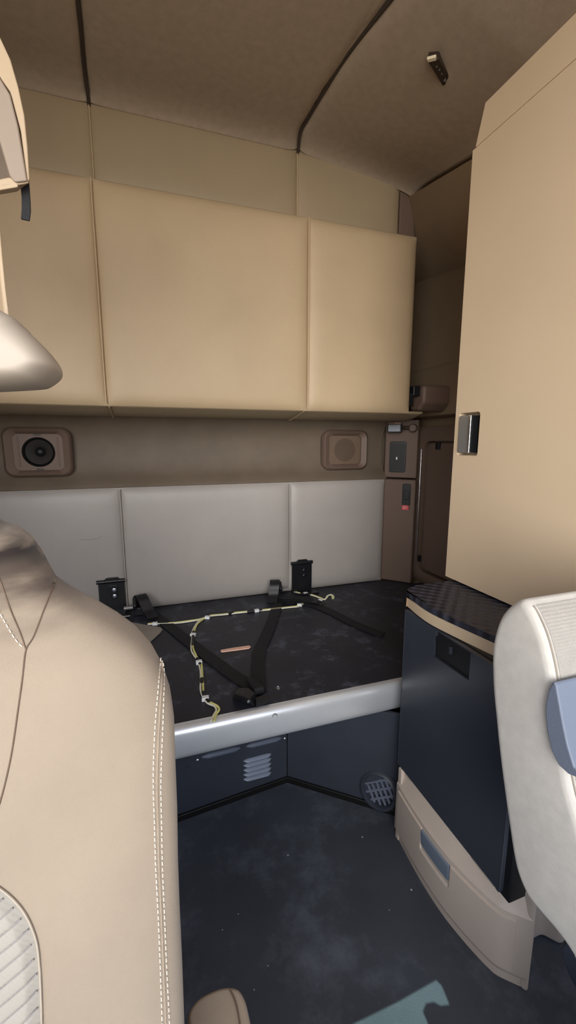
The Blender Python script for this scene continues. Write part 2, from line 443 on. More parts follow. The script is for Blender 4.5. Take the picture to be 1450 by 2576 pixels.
# support bracket the bunk's end rests on
br = empty('bunk_bracket', (1.62, 2.3, 1.80), 'small brown moulded bunk support at the right end of the folded bunk', 'bracket')
c0 = px(1062, 1003, 1.60)
pr('moulded_rest', BRPL, [(1.56, y, z) for y, z in ((c0.y-.07, c0.z+.07), (c0.y+.05, c0.z+.085), (c0.y+.09, c0.z-.02), (c0.y+.06, c0.z-.07), (c0.y-.02, c0.z-.075), (c0.y-.07, c0.z-.03))], (.2, 0, 0), br, .02, 5)
q = px(1043, 985, 1.54)
bx('latch', BLK, (1.515, 1.575, q.y-.03, q.y+.035, q.z-.03, q.z+.03), br, .006)
bx('pin', BLK, (1.492, 1.53, q.y-.012, q.y+.012, q.z-.085, q.z-.01), br, .006)
q = px(1051, 790, 1.50)
o = lt('knob', BLK, [(0, -.02), (.012, -.02), (.014, -.01), (.014, .005), (.009, .012), (0, .013)], (1.492, 2.22, q.z), (0, -1, 0), br)

# ------------------------------------------------------------------ grey wall pad above the bed
wp = empty('wall_pad', (.5, 2.55, .6), 'grey-beige quilted vinyl pad along the back wall, directly above the black bed board', 'wall pad')
PY = 2.575
pad('pad', GREY, XL, 1.590, .602, 1.345, PY, .09, .03, [-.147, .877], .028, wp)
for x in (-.147, .877): tb('piping', GREY, [(x, PY-.024, z) for z in frange(.82 if x > 0 else .62, 1.335, 20)], .0042, wp)
tb('scuff', mat('scuff_mark', (120, 112, 108), .8), [py(x, y, PY-.0295) for x, y in ((201, 1357), (215, 1358), (232, 1357), (243, 1356), (257, 1349))], .0012, wp, 5)

# ------------------------------------------------------------------ speakers
def speaker(xc, zc, w, h, name, label, kind):
    Y = 2.632
    t = empty(name, (xc, Y, zc), label, 'speaker', 'speakers in the brown wall band')
    out = rrect(xc-w/2, xc+w/2, zc-h/2, zc+h/2, .05, 8)
    mid = rrect(xc-w/2+.012, xc+w/2-.012, zc-h/2+.012, zc+h/2-.012, .045, 8)
    inn = rrect(xc-w/2+.045, xc+w/2-.045, zc-h/2+.035, zc+h/2-.035, .03, 8)
    bm = bmesh.new()
    rings = [[bm.verts.new((x, y, z)) for x, z in P] for P, y in ((out, Y+.01), (out, Y-.035), (mid, Y-.048), (inn, Y-.028), (inn, Y+.02))]
    for a, b in zip(rings, rings[1:]):
        n = len(a)
        for i in range(n): bm.faces.new((a[i], a[(i+1) % n], b[(i+1) % n], b[i]))
    rel(fin(bm, 'surround', BRPL, None, smooth=True, sharp=50), t)
    R = .075
    if kind == 'open':
        # face plate with a round opening
        bm = bmesh.new(); n = 64
        ring = [bm.verts.new((xc+R*1.06*math.cos(2*PI*i/n), Y-.024, zc+R*1.06*math.sin(2*PI*i/n))) for i in range(n)]
        ed = [bm.edges.new((ring[i], ring[(i+1) % n])) for i in range(n)]
        rr = [bm.verts.new((x, Y-.024, z)) for x, z in inn]
        ed += [bm.edges.new((rr[i], rr[(i+1) % len(rr)])) for i in range(len(rr))]
        bmesh.ops.triangle_fill(bm, edges=ed, use_beauty=True)
        rel(fin(bm, 'face_plate', BRPL, None), t)
        for s in (-1, 1): bx('rib', BRPL, (xc+s*.095-.004, xc+s*.095+.004, Y-.027, Y-.02, zc-.08, zc+.08), t, .002)
        for s in (-1, 1): o = bx('clip_slot', RUB, (xc-.016, xc+.016, Y-.0275, Y-.02, zc+s*.092-.004, zc+s*.092+.004), t, .001)
        lt('rubber_ring', RUB, [(R*1.07, .004), (R*1.06, -.012), (R*1.0, -.016), (R*.93, -.010), (R*.88, .006)], (xc, Y-.016, zc), (0, 1, 0), t, 48, 60)
        lt('cone', CONE, [(R*.9, .003), (R*.6, .018), (R*.36, .033), (R*.33, .036)], (xc, Y-.016, zc), (0, 1, 0), t, 48, 60)
        lt('dust_cap', RUB, [(R*.36, .034), (R*.28, .022), (R*.15, .014), (0, .012)], (xc, Y-.016, zc), (0, 1, 0), t, 32, 60)
    else:
        bm = bmesh.new(); prism(bm, [(x, Y-.022, z) for x, z in inn], (0, .02, 0)); rel(fin(bm, 'grille', mat('brown_grille', (110, 90, 74), .7, bump=.8, bscale=160), None, bevel=.003), t)
        lt('speaker_ring', mat('brown_grille_ring', (92, 74, 60), .7), [(R*1.05, .003), (R*1.03, -.002), (R*.2, -.003), (0, -.003)], (xc, Y-.022, zc), (0, 1, 0), t, 48)
    return t
speaker(-.545, 1.545, .33, .265, 'wall_speaker', 'round black speaker cone left bare in its brown frame on the back wall', 'open')
speaker(1.293, 1.545, .33, .265, 'wall_speaker', 'covered speaker with brown grille beside the corner post on the back wall', 'grille')

# ------------------------------------------------------------------ bits on the corner post
def post_pt(x, y, off=0):
    return pl(x, y, a+cn*(.0+off), cn)
def post_box(name, m, x0, y0, x1, y1, t0, t1, parent, r=.01, bev=.003):
    p = post_pt((x0+x1)/2, (y0+y1)/2); tang = Vector((1, -1, 0)).normalized()
    w = abs((post_pt(x1, (y0+y1)/2)-post_pt(x0, (y0+y1)/2)).dot(tang))/2
    h = abs((post_pt((x0+x1)/2, y1)-post_pt((x0+x1)/2, y0)).z)/2
    pts = [p+tang*u+Vector((0, 0, v))+cn*t0 for u, v in rrect(-w, w, -h, h, min(r, w*.9, h*.9), 5)]
    return pr(name, m, pts, cn*(t1-t0), parent, bev)
t = empty('switch_panel', post_pt(1001, 1150), 'tall black switch panel with one small white light on the corner post', 'switch panel')
post_box('bezel', BLK, 981, 1111, 1022, 1188, -.004, .012, t, .012)
post_box('face', RUB, 986, 1118, 1018, 1180, .011, .014, t, .008, .001)
o = post_box('indicator', CONN, 998, 1149.5, 1001.5, 1156, .0135, .016, t, .002, .0005); o['label'] = 'small white indicator light'
t = empty('climate_control', post_pt(1023, 1248), 'slim black control unit with a red label below the switch panel', 'control')
post_box('housing', BLK, 1014, 1217, 1034, 1272, .004, .022, t, .012, .004)
post_box('dial', RUB, 1018, 1232, 1031, 1256, .021, .028, t, .01, .003)
post_box('label', RED, 1013, 1270, 1030, 1282, .004, .024, t, .003, .001)['label'] = 'red label plate with pale print'
for k in range(2):
    post_box('print', PINK, 1016, 1273+3.6*k, 1026-3*k, 1275+3.6*k, .0235, .0248, t, .0005, 0)
t = empty('reading_lamp', post_pt(1000, 1078), 'small black reading lamp with grey lens just under the bunk, on the corner post', 'lamp')
post_box('lamp_head', BLK, 981, 1067, 1016, 1089, .035, .075, t, .008, .004)
post_box('lens', LENS, 984, 1070, 1013, 1086, .074, .079, t, .006, .001)
p0, p1 = post_pt(1016, 1076, .055), post_pt(1040, 1076, .03)
tb('arm', DKBR, [p0, (p0+p1)/2, p1], .012, t)
p2 = post_pt(1042, 1077, .0)
lt('pivot', BRPL, [(0, .05), (.022, .05), (.028, .04), (.028, -.03)], p2, cn, t, 24)

# ------------------------------------------------------------------ side hatch
t = empty('side_hatch', (1.82, 2.1, .66), 'dark brown storage hatch door in the side wall behind the tall cabinet', 'hatch')
def yz(P, X): return [(X, y, z) for y, z in P]
out = rrect(1.40, 2.56, .63, 1.70, .09, 8); mid = rrect(1.42, 2.475, .67, 1.66, .08, 8); inn = rrect(1.44, 2.44, .70, 1.605, .07, 8)
bm = bmesh.new(); n = len(out)
rings = [[bm.verts.new((x, y, z)) for y, z in P] for P, x in ((out, 1.86), (out, 1.80), (mid, 1.785), (inn, 1.80), (inn, 1.86))]
for ra, rb in zip(rings, rings[1:]):
    for i in range(n): bm.faces.new((ra[i], ra[(i+1) % n], rb[(i+1) % n], rb[i]))
rel(fin(bm, 'hatch_frame', BRPL, None, smooth=True, sharp=50), t)
pr('hatch_panel', BRPL, yz(rrect(1.45, 2.43, .71, 1.595, .06, 8), 1.815), (.03, 0, 0), t, .012, 4)
for x, y in ((1104, 1122), (1056, 1404)):
    p = px(x, y, 1.812); bx('latch', BLK, (1.80, 1.83, p.y-.018, p.y+.018, p.z-.022, p.z+.022), t, .003)

p0, p1, p2_ = px(1061, 1130, 1.778), px(1054, 1270, 1.778), px(1047, 1418, 1.778)  # polished tube added to draw the bright glint on the hatch frame
tb('edge_glint', CHROME, smooth_path([p0, p1, p2_], 10), [.001+.0055*math.sin(PI*min(1, (i+.5)/21)) for i in range(21)], t)['label'] = 'metal tube added as the glint along the frame edge'
# ------------------------------------------------------------------ lower bed board
ZB = .60
bd = empty('bed_base', (.3, 1.4, 0), 'black bed board with silver front rail, mattress taken off', 'bed')
pr('board', BOARD, [(x, y, ZB-.03) for x, y in ((XL, 1.42), (1.84, 1.42), (1.84, 2.43), (1.745, 2.44), (1.62, 2.57), (XL, 2.57))], (0, 0, .03), bd, .002)
prf = [(1.412, .6012), (1.402, .6035), (1.393, .602), (1.386, .597), (1.380, .588), (1.3765, .576), (1.375, .562), (1.3748, .545), (1.3755, .525), (1.3775, .506), (1.381, .492), (1.388, .483), (1.42, .480), (1.45, .50), (1.45, .568), (1.42, .569), (1.419, .6005)]
o = pr('front_rail', ALU, [(XL, y, z) for y, z in prf], (1.35-XL, 0, 0), bd, 0)
for p_ in o.data.polygons: p_.use_smooth = True
o.data.set_sharp_from_angle(angle=math.radians(45))
o['label'] = 'rounded silver aluminium front rail'
p = py(692, 1802, 1.377)
lt('rail_plug', GRIP, [(.011, .004), (.011, -.002), (.008, -.003), (.007, -.001), (0, -.001)], (p.x, 1.379, p.z), (0, 1, 0), bd, 20)
p = pz(700, 1731, ZB)
lt('board_bolt', STEEL, [(.011, -.004), (.011, .002), (.0085, .004), (.006, .001), (0, .001)], (p.x, p.y, ZB), (0, 0, 1), bd, 20)
p = pz(633, 1715, ZB)
# kick panel facing the aisle
kp = empty('kick_panel', (.3, 1.65, 0), 'black steel kick panel with louvres under the silver rail', 'panel')
k0, k1 = Vector((-1.17, 1.503, 0)), Vector((.561, 1.674, 0))
k0 = Vector((.561, 1.674, 0))+(Vector((.046, 1.623, 0))-Vector((.561, 1.674, 0)))*3.36
kd = (k1-k0).normalized(); kn = Vector((kd.y, -kd.x, 0)); kl = (k1-k0).length
def kpt(x, y, off=0): return pl(x, y, k1+kn*off, kn)
pr('sheet', KICK, [k0, k1, k1-kn*.012, k0-kn*.012], (0, 0, .568), kp, .001)
pr('toe_lip', RUB, [k0+kn*.0, k1+kn*.0, k1+kn*.012, k0+kn*.012], (0, 0, .03), kp, .004)
RIBM = mat('rib_paint', (112, 120, 138), .35)
def kridge(p, q, r, name):
    bm = bmesh.new(); P = frange(0, 1, 12); tube(bm, [p+(q-p)*u for u in P], [r*(.25+.75*min(1, u*8, (1-u)*8)) for u in P], 12)
    rel(fin(bm, name, RIBM, None, smooth=True), kp)
kridge(kpt(508, 1905), kpt(605, 1881), .012, 'stiffening_rib'); kridge(kpt(620, 1878), kpt(708, 1856), .012, 'stiffening_rib')
for x, y, r in ((498, 1912, .008), (717, 1858, .008), (472, 1929, .006), (646, 1881, .005), (650, 1981, .006)):
    p = kpt(x, y); lt('screw', STEEL if r > .007 else KICK, [(r, -.002), (r, .003), (r*.6, .006), (0, .0065)], p, kn, kp, 14)
for k in range(5):
    u0, u1 = kpt(612, 1914.5+11.6*k), kpt(683, 1896+11.6*k)
    bm = bmesh.new(); nseg = 14; rows = []
    for i in range(nseg+1):
        u = i/nseg; p = u0+(u1-u0)*u; s = min(1, 9*u, 9*(1-u)); s = max(s, .02)
        rows.append([bm.verts.new(p+Vector((0, 0, dz*s))+kn*dn*s) for dz, dn in ((.0065, -.001), (.0055, .004), (.001, .009), (-.0045, .013), (-.0065, .011), (-.006, -.001))])
    for ra, rb in zip(rows, rows[1:]):
        for j in range(5): bm.faces.new((ra[j], ra[j+1], rb[j+1], rb[j]))
    rel(fin(bm, 'louvre', mat('louvre_paint', (150, 160, 178), .35) if k == 0 else MATS['louvre_paint'], None, smooth=True), kp)
# angled panel turning towards the cabinet
ap = empty('angled_kick_panel', (.8, 1.5, 0), 'black angled side panel between kick panel and cabinet, with a round air vent', 'panel')
g0, g1 = Vector((.563, 1.674, 0)), Vector((.985, 1.322, 0))
gd = (g1-g0).normalized(); gn = Vector((gd.y, -gd.x, 0))
if gn.y > 0: gn = -gn
def gpt(x, y, off=0): return pl(x, y, g0+gn*off, gn)
pr('sheet', KICK, [g0, g1, g1-gn*.012, g0-gn*.012], (0, 0, .479), ap, .002)
pr('toe_lip', RUB, [g0, g1, g1+gn*.012, g0+gn*.012], (0, 0, .03), ap, .004)
pr('top_edge', SLATE, [gpt(960, 1787), gpt(1014, 1797), gpt(1014, 1801), gpt(960, 1790)], gn*.008, ap, .001)
vc = gpt(955, 1983)
va = (gn+Vector((-.35, -.1, .25))).normalized()
vt = empty('air_vent', vc, 'round black air vent on the angled panel near the floor', 'vent')
R = .074
lt('vent_ring', KICK, [(R*1.28, -.05), (R*1.22, -.004), (R*1.08, .018), (R*.96, .020), (R*.88, .010), (R*.86, -.03)], vc+gn*.008, va, vt, 40, 60)
lt('vent_back', RUB, [(R*.9, -.03), (0, -.03)], vc+gn*.008, va, vt, 32)
vu = va.cross(Vector((0, 0, 1))).normalized(); vv = vu.cross(va)
for k in (-2, -1, 0, 1, 2):
    o_ = k*R*.3; hl = math.sqrt(max(0, (R*.87)**2-o_**2))
    bm = bmesh.new(); c = vc+gn*.008+va*(-.004)
    d1 = (vu*.5+vv*.87); d2 = (vu*.87-vv*.5)
    tube(bm, [c+d2*o_-d1*hl, c+d2*o_+d1*hl], .0055, 6); rel(fin(bm, 'vent_blade', RIBM, None), vt)
for k in (-1, 0, 1):
    o_ = k*R*.45; hl = math.sqrt(max(0, (R*.87)**2-o_**2)); c = vc+gn*.008+va*(-.002)
    bm = bmesh.new(); tube(bm, [c+d1*o_-d2*hl, c+d1*o_+d2*hl], .0055, 6); rel(fin(bm, 'vent_bar', RIBM, None), vt)

# ------------------------------------------------------------------ hinge brackets, strap guides
def hinge(x0, x1, label, screws):
    t = empty('hinge_bracket', ((x0+x1)/2, 2.52, ZB), label, 'bracket', 'black hinge brackets at the bed board')
    Y = 2.535; xc = (x0+x1)/2; zt = .80
    bx('plate', BLKM, (x0+.004, x1-.004, Y-.004, Y+.006, ZB+.002, zt), t, .002)
    for i, (u0, u1) in enumerate(((x0-.004, x0+.04), (x0+.042, x0+.105), (x0+.107, x1))):
        tb('barrel', BLKM, [(u0, Y-.004, zt+.004), (u1, Y-.004, zt+.004)], .0115, t, 14)
    pr('top_tab', BLKM, [(xc-.04, Y+.012, zt+.01), (xc+.05, Y+.012, zt+.01), (xc+.035, Y+.012, zt+.024), (xc-.025, Y+.012, zt+.024)], (0, -.01, 0), t, .003)
    tp = [(xc-.02, zt-.018), (xc+.036, zt-.018), (xc+.03, zt-.085), (xc+.022, zt-.105), (xc+.008, zt-.108), (xc-.002, zt-.095)]
    pr('tongue', BLKM, [(x, Y-.004, z) for x, z in tp], (0, -.006, 0), t, .003)
    for z in (zt-.048, zt-.085):
        lt('screw', STEEL if screws else BLKM, [(.011, -.002), (.011, .003), (.007, .0045), (.0055, .002), (0, .002)], (xc+.014, Y-.010, z), (0, -1, 0), t, 18)
    bx('floor_leaf', BLKM, (x0+.02, x1+.02, Y-.075, Y-.004, ZB+.0005, ZB+.008), t, .002)
    tb('rod', GRIP if screws else BLKM, [(x0+.03, Y-.078, ZB+.011), (x1+.02, Y-.078, ZB+.011)], .004, t, 10)
    return t
hinge(-.298, -.150, 'black hinge bracket with two bright screws, nearer the tan seat, behind the bed board', True)
hinge(.882, 1.030, 'black hinge bracket with dark screws beside the coiled straps, farther from the tan seat', False)
def guide(pix, flip, label):
    # curved moulded strap guide standing at the back edge of the board
    p = pz(*pix, ZB); x0 = p.x; t = empty('strap_guide', (x0, 2.46, ZB), label, 'strap guide', 'strap guides on the bed board')
    y1 = 2.515
    k_ = .075 if not flip else -.06
    P = smooth_path([(x0+k_*u, y, z) for u, y, z in ((0, y1, ZB+.05), (0, y1-.005, ZB+.095), (.12, y1-.03, ZB+.118), (.3, y1-.06, ZB+.105), (.5, y1-.078, ZB+.07), (.7, y1-.098, ZB+.035), (1, y1-.14, ZB+.011))], 6)
    sd_ = Vector((1, .28 if not flip else -.25, 0))
    ribbon('arch', BLK, P, .062, .010, sd_, t)
    s = -1 if not flip else 1
    pr('cheek', BLK, [(x0+s*.034, y, z) for y, z in ((y1-.005, ZB+.03), (y1, ZB+.095), (y1-.035, ZB+.112), (y1-.07, ZB+.07), (y1-.06, ZB+.04))], (-s*.02, 0, 0), t, .006)
    tb('axle', GRIP, [(x0+s*.03, y1-.02, ZB+.045), (x0+s*.085, y1-.02, ZB+.045)], .012, t, 12)
    bx('foot', BLK, (x0-.03, x0+.03, y1-.05, y1+.015, ZB+.0005, ZB+.05), t, .006)
    return t
guide((352, 1545), False, 'curved black strap guide nearer the tan seat, at the foot of the grey wall pad')
guide((702, 1512), True, 'curved black strap guide beside the coiled straps, at the foot of the grey wall pad')

# ------------------------------------------------------------------ straps, buckle
def on_bed(pts, dz=.004): return [pz(x, y, ZB+dz) for x, y in pts]
o = ribbon('strap', WEB, smooth_path(on_bed([(385, 1545), (415, 1566), (455, 1598), (520, 1648), (580, 1692), (625, 1722), (655, 1742)], .006), 5), .062, .003)
tag(o, 'black webbing strap running from the near guide to the buckle', 'strap', 'black webbing straps on the bed board')
P = on_bed([(700, 1515), (694, 1535), (680, 1575), (664, 1612)], .008)+on_bed([(652, 1640), (650, 1670), (650, 1700), (653, 1730)], .010)
o = ribbon('strap', WEB, smooth_path(P, 5), .062, .003)
tag(o, 'black webbing strap bent in the middle, beside the orange stick', 'strap', 'black webbing straps on the bed board')
o = ribbon('strap', WEB, smooth_path(on_bed([(745, 1512), (790, 1522), (835, 1540), (890, 1568), (945, 1590), (965, 1596)], .006), 5), .06, .003)
tag(o, 'black webbing strap running off toward the black cabinet from the coil', 'strap', 'black webbing straps on the bed board')
# folded coil of webbing by the far guide
t = empty('strap_coil', pz(740, 1512, ZB), 'loose black webbing folded in layers in front of the far hinge bracket', 'strap')
for k in range(4):
    P = smooth_path([pz(688+4*k, 1506-3*k, ZB+.012+.006*k), pz(712, 1512-3*k, ZB+.012+.007*k), pz(745, 1512-3.2*k, ZB+.014+.007*k), pz(790-6*k, 1512-2.4*k, ZB+.014+.005*k), pz(815-10*k, 1520-2.4*k, ZB+.012+.003*k)], 6)
    ribbon('layer', WEB if k % 2 else BLK, P, .05, .003, None, t)
t = empty('seatbelt_buckle', pz(630, 1760, ZB), 'black plastic buckle where two straps meet, near the silver rail', 'buckle')
base = [pz(x, y, ZB+.001) for x, y in ((583, 1758), (600, 1740), (625, 1738), (650, 1752), (640, 1778))]
top = [pz(x, y, ZB+.045) for x, y in ((591, 1745), (603, 1729), (628, 1731), (643, 1745), (628, 1759))]
bm = bmesh.new()
vb = [bm.verts.new(p) for p in base]; vt_ = [bm.verts.new(p) for p in top]
bm.faces.new(vb[::-1]); bm.faces.new(vt_)
for i in range(5): bm.faces.new((vb[i], vb[(i+1) % 5], vt_[(i+1) % 5], vt_[i]))
rel(fin(bm, 'body', mat('scuffed_black_plastic', (34, 34, 37), .4, speck=((120, 122, 115), 30, .55, .75, .5)), None, bevel=.005), t)
bm = bmesh.new(); prism(bm, [pz(x, y, ZB+.004) for x, y in ((640, 1768), (672, 1757), (679, 1768), (645, 1781))], (0, 0, .022)); rel(fin(bm, 'tongue', BLK, None, bevel=.003), t)
bm = bmesh.new(); prism(bm, [pz(x, y, ZB+.012) for x, y in ((618, 1718), (650, 1722), (668, 1745), (640, 1752))], (0, 0, .03)); rel(fin(bm, 'strap_loop', WEB, None, bevel=.01, seg=4), t)
bx('rivet', CHROME, tuple(v for k in range(3) for v in (pz(625, 1764, ZB+.03)[k]-.005, pz(625, 1764, ZB+.03)[k]+.005)), t, .002)

# ------------------------------------------------------------------ wiring
def wires(name, label, runs, sleeves, conns):
    c = pz(*runs[0][0], ZB); t = empty(name, c, label, 'wiring')
    for k, run in enumerate(runs):
        for s, m in ((-1, WIRE), (1, WIREW)):
            P = []
            base = smooth_path([pz(x, y, ZB+.006+dz) for x, y, dz in [(q+(0,)) if len(q) == 2 else q for q in run]], 6)
            for i, p in enumerate(base):
                tt = (base[min(i+1, len(base)-1)]-base[max(i-1, 0)]); tt.z = 0; tt.normalize()
                P.append(p+Vector((tt.y, -tt.x, 0))*s*(.0046+.0010*math.sin(i*.5+k)))
            tb('wire', m, P, .0043, t, 8)
    for q0, q1 in sleeves:
        A, B = pz(*q0, ZB+.006), pz(*q1, ZB+.006)
        tb('tape', RUB, [A, (A+B)/2, B], .0085, t, 10)
    for (x, y) in conns:
        p = pz(x, y, ZB+.008); o = bx('connector', CONN, (-.014, .014, -.010, .010, -.008, .008), None, .002)
        o.data.transform(Matrix.Rotation(random.uniform(-.5, .5), 4, 'Z')); o.location = p-t.location; o.parent = t
    return t
wires('wire_harness', 'yellow and white wire run with black tape and white connectors, branching across the bed board',
      [[(372, 1570), (400, 1568), (440, 1567), (480, 1562), (508, 1557), (530, 1549), (560, 1546), (600, 1541), (640, 1537), (690, 1532), (725, 1528), (750, 1525), (762, 1519)],
       [(510, 1557), (497, 1568), (488, 1585), (485, 1605), (484, 1632), (492, 1650), (500, 1662), (506, 1680), (508, 1712), (509, 1740), (516, 1756), (527, 1768), (543, 1776), (548, 1786), (541, 1798), (535, 1814)]],
      [((513, 1553), (527, 1550)), ((575, 1545), (588, 1542)), ((622, 1539), (660, 1535)), ((487, 1590), (485, 1625)), ((497, 1657), (504, 1672)), ((508, 1708), (508, 1720)), ((511, 1742), (515, 1754)), ((519, 1759), (527, 1768)), ((395, 1568), (425, 1567))],
      [(390, 1569), (522, 1553), (646, 1536), (486, 1597), (501, 1666), (517, 1757), (754, 1522)])
wires('wire_harness', 'short yellow and white wire with a hooked loose end, beside the far hinge bracket',
      [[(741, 1488), (752, 1492), (770, 1493), (786, 1497), (803, 1503), (815, 1508), (821, 1505, .01), (825, 1499, .03), (833, 1496, .045), (838, 1500, .03), (838, 1506, .01)]],
      [((757, 1493), (783, 1496))], [(769, 1493), (806, 1511)])
o = pr('orange_stick', ORANGE, on_bed([(556, 1637), (585, 1632), (627, 1626), (632, 1629), (627, 1633), (590, 1638), (558, 1642), (555, 1640)], .001), (0, 0, .006), None, .002)
tag(o, 'flat orange plastic stick lying on the bed board', 'stick')
o = pr('board_flap', CARD, [pz(x, y, ZB+.02) for x, y in ((290, 1555), (330, 1560), (404, 1573), (409, 1577), (404, 1585), (374, 1611), (300, 1640))], (0, 0, .008), None, .003)
o.data.transform(Matrix.Translation((0, 0, -.019)))
tag(o, 'grey corner of a flat board lying beside the tan seat on the bed', 'board')
# ------------------------------------------------------------------ tall cabinet
XC = 1.152
tc_ = empty('tall_cabinet', (XC+.3, 1.05, 1.05), 'tall sand-coloured cabinet standing on the black counter', 'cabinet')
Y0, Y1, Z0, Z1, Z2 = .72, 1.371, 1.053, 2.612, 2.735
hy0, hy1, hz0, hz1 = 1.243, 1.352, 1.548, 1.708
bx('body', CAB, (XC+.03, 1.85, Y0, Y1-.004, Z0, Z1-.002), tc_, .004)
# door leaf with the handle pocket cut into it
bm = bmesh.new()
o_ = [(Y0, Z0), (Y1, Z0), (Y1, Z1), (Y0, Z1)]; i_ = rrect(hy0, hy1, hz0, hz1, .012, 5)
for lay, X in ((0, XC),):
    a_ = [bm.verts.new((X, y, z)) for y, z in o_]; b_ = [bm.verts.new((X, y, z)) for y, z in i_]
    ed = [bm.edges.new((a_[k], a_[(k+1) % 4])) for k in range(4)]+[bm.edges.new((b_[k], b_[(k+1) % len(b_)])) for k in range(len(b_))]
    bmesh.ops.triangle_fill(bm, edges=ed, use_beauty=True)
    c_ = [bm.verts.new((X+.028, y, z)) for y, z in rrect(hy0+.008, hy1-.008, hz0+.008, hz1-.008, .008, 5)]
    for k in range(len(b_)): bm.faces.new((b_[k], b_[(k+1) % len(b_)], c_[(k+1) % len(b_)], c_[k]))
    bm.faces.new(c_)
    e_ = [bm.verts.new((X+.029, y, z)) for y, z in o_]
    for k in range(4): bm.faces.new((a_[k], a_[(k+1) % 4], e_[(k+1) % 4], e_[k]))
dr = rel(fin(bm, 'door', CAB, None), tc_)
def door_child(o): o.data.transform(Matrix.Translation(-tc_.location)); o.parent = dr; return o
o = bx('handle', GRIP, (XC-.006, XC+.02, 1.292, hy1-.006, hz0+.01, hz1-.010), None, .006); door_child(o); o['label'] = 'grey metal pull handle'
door_child(bx('handle_edge', CHROME, (XC-.009, XC+.012, 1.279, 1.292, hz0+.01, hz1-.010), None, .003))
door_child(bx('handle_gap', mat('matte_black', (10, 10, 11), .8, spec=.2), (XC+.004, XC+.026, hy0+.014, 1.28, hz0+.012, hz1-.012), None, .004))
pr('top_panel', CAB, [(XC, Y0, Z1+.004), (XC, Y1-.01, Z1+.004), (XC+.004, Y1-.04, Z2), (XC+.004, Y0, Z2)], (.6, 0, 0), tc_, .004)
bx('top_gap', RUB, (XC+.02, 1.84, Y0, Y1-.03, Z1-.003, Z1+.006), tc_, 0)

# ------------------------------------------------------------------ lower cabinet with counter
lc = empty('low_cabinet', (1.3, 1.0, 0), 'low cabinet with black door, tan edge strip and beige drawer base', 'cabinet')
ZC = 1.044
edge = smooth_path([pz(x, y, ZC-.02) for x, y in ((1022.5, 1497), (1055, 1523), (1090, 1545), (1157, 1577), (1243, 1616))], 6)
e_end = edge[-1]; ext = [e_end+Vector((.035, -.06, 0)), e_end+Vector((.10, -.10, 0)), Vector((1.85, e_end.y-.10, 0))]
front = [(p.x, p.y) for p in edge]+[(p.x, p.y) for p in ext]
ridge = [(.935, 1.315), (.985, 1.335)]
poly = [(1.85, 1.335)]+ridge[::-1]+[(.91, 1.29)]+front
def inset(P, d):
    c = Vector((1.35, 1.0)); return [(x+d*(1 if x < 1.3 else 0), y+d*(0 if y > .9 else 1)) for x, y in P]
o = pr('counter_mat', MAT_, [(x, y, ZC-.022) for x, y in poly], (0, 0, .022), lc, .010, 4, 50); o['label'] = 'black patterned rubber counter mat'
o = pr('edge_strip', CAB, [(x, y, ZC-.062) for x, y in inset(poly, .002)], (0, 0, .040), lc, .004); o['label'] = 'tan edge strip under the counter'
# body behind the door, then the black door itself
bx('body', BLK, (.915, 1.80, .74, 1.27, .30, ZC-.062), lc, .004)
Xd = .897; dY0, dY1 = .762, 1.272
dp0 = px(1092, 1561, Xd); 
# door: flat leaf with a shallow pocket panel near its top
pk = [px(x, y, Xd) for x, y in ((1094, 1563), (1091, 1650), (1180, 1712), (1187, 1618))]
bm = bmesh.new()
zt_ = ZC-.066
a_ = [bm.verts.new((Xd, y, z)) for y, z in ((dY0, .325), (dY1, .325), (dY1, zt_), (dY0, zt_))]
b_ = [bm.verts.new((Xd, p.y, min(p.z, zt_-.004))) for p in pk]
ed = [bm.edges.new((a_[k], a_[(k+1) % 4])) for k in range(4)]+[bm.edges.new((b_[k], b_[(k+1) % 4])) for k in range(4)]
bmesh.ops.triangle_fill(bm, edges=ed, use_beauty=True)
c_ = [bm.verts.new((Xd+.012, v.co.y, v.co.z)) for v in b_]
for k in range(4): bm.faces.new((b_[k], b_[(k+1) % 4], c_[(k+1) % 4], c_[k]))
e_ = [bm.verts.new((Xd+.017, v.co.y, v.co.z)) for v in a_]
for k in range(4): bm.faces.new((a_[k], a_[(k+1) % 4], e_[(k+1) % 4], e_[k]))
dr = rel(fin(bm, 'door', DOORB, None), lc); dr['label'] = 'glossy black door leaf'
bm = bmesh.new(); prism(bm, [(Xd+.0115, p.y, min(p.z, zt_-.004)) for p in pk], (-.004, 0, 0)); o = fin(bm, 'pocket_panel', POCK, None, bevel=.002); o.data.transform(Matrix.Translation(-lc.location)); o.parent = dr
for x, y in ((1100, 1590), (1136, 1636)):
    p = px(x, y, Xd+.006); o = bx('catch', SLATE, (Xd+.001, Xd+.01, p.y-.005, p.y+.005, p.z-.012, p.z+.012), None, .001); o.data.transform(Matrix.Translation(-lc.location)); o.parent = dr
tb('door_edge', SLATE, [(Xd+.002, dY0-.001, z) for z in frange(.33, zt_, 4)], .003, lc, 8)
bx('door_side', DOORB, (Xd+.002, .955, dY0+.001, dY0+.014, .318, zt_), lc, .002)
tb('back_edge', SLATE, [(Xd+.001, dY1+.001, z) for z in frange(.33, zt_, 4)], .002, lc, 8)
p = [py(x, y, .752) for x, y in ((1304, 2082), (1309, 2084), (1294, 2186), (1289, 2184))]
o = pr('metal_strip', CHROME, p, (0, .02, 0), lc, .001)
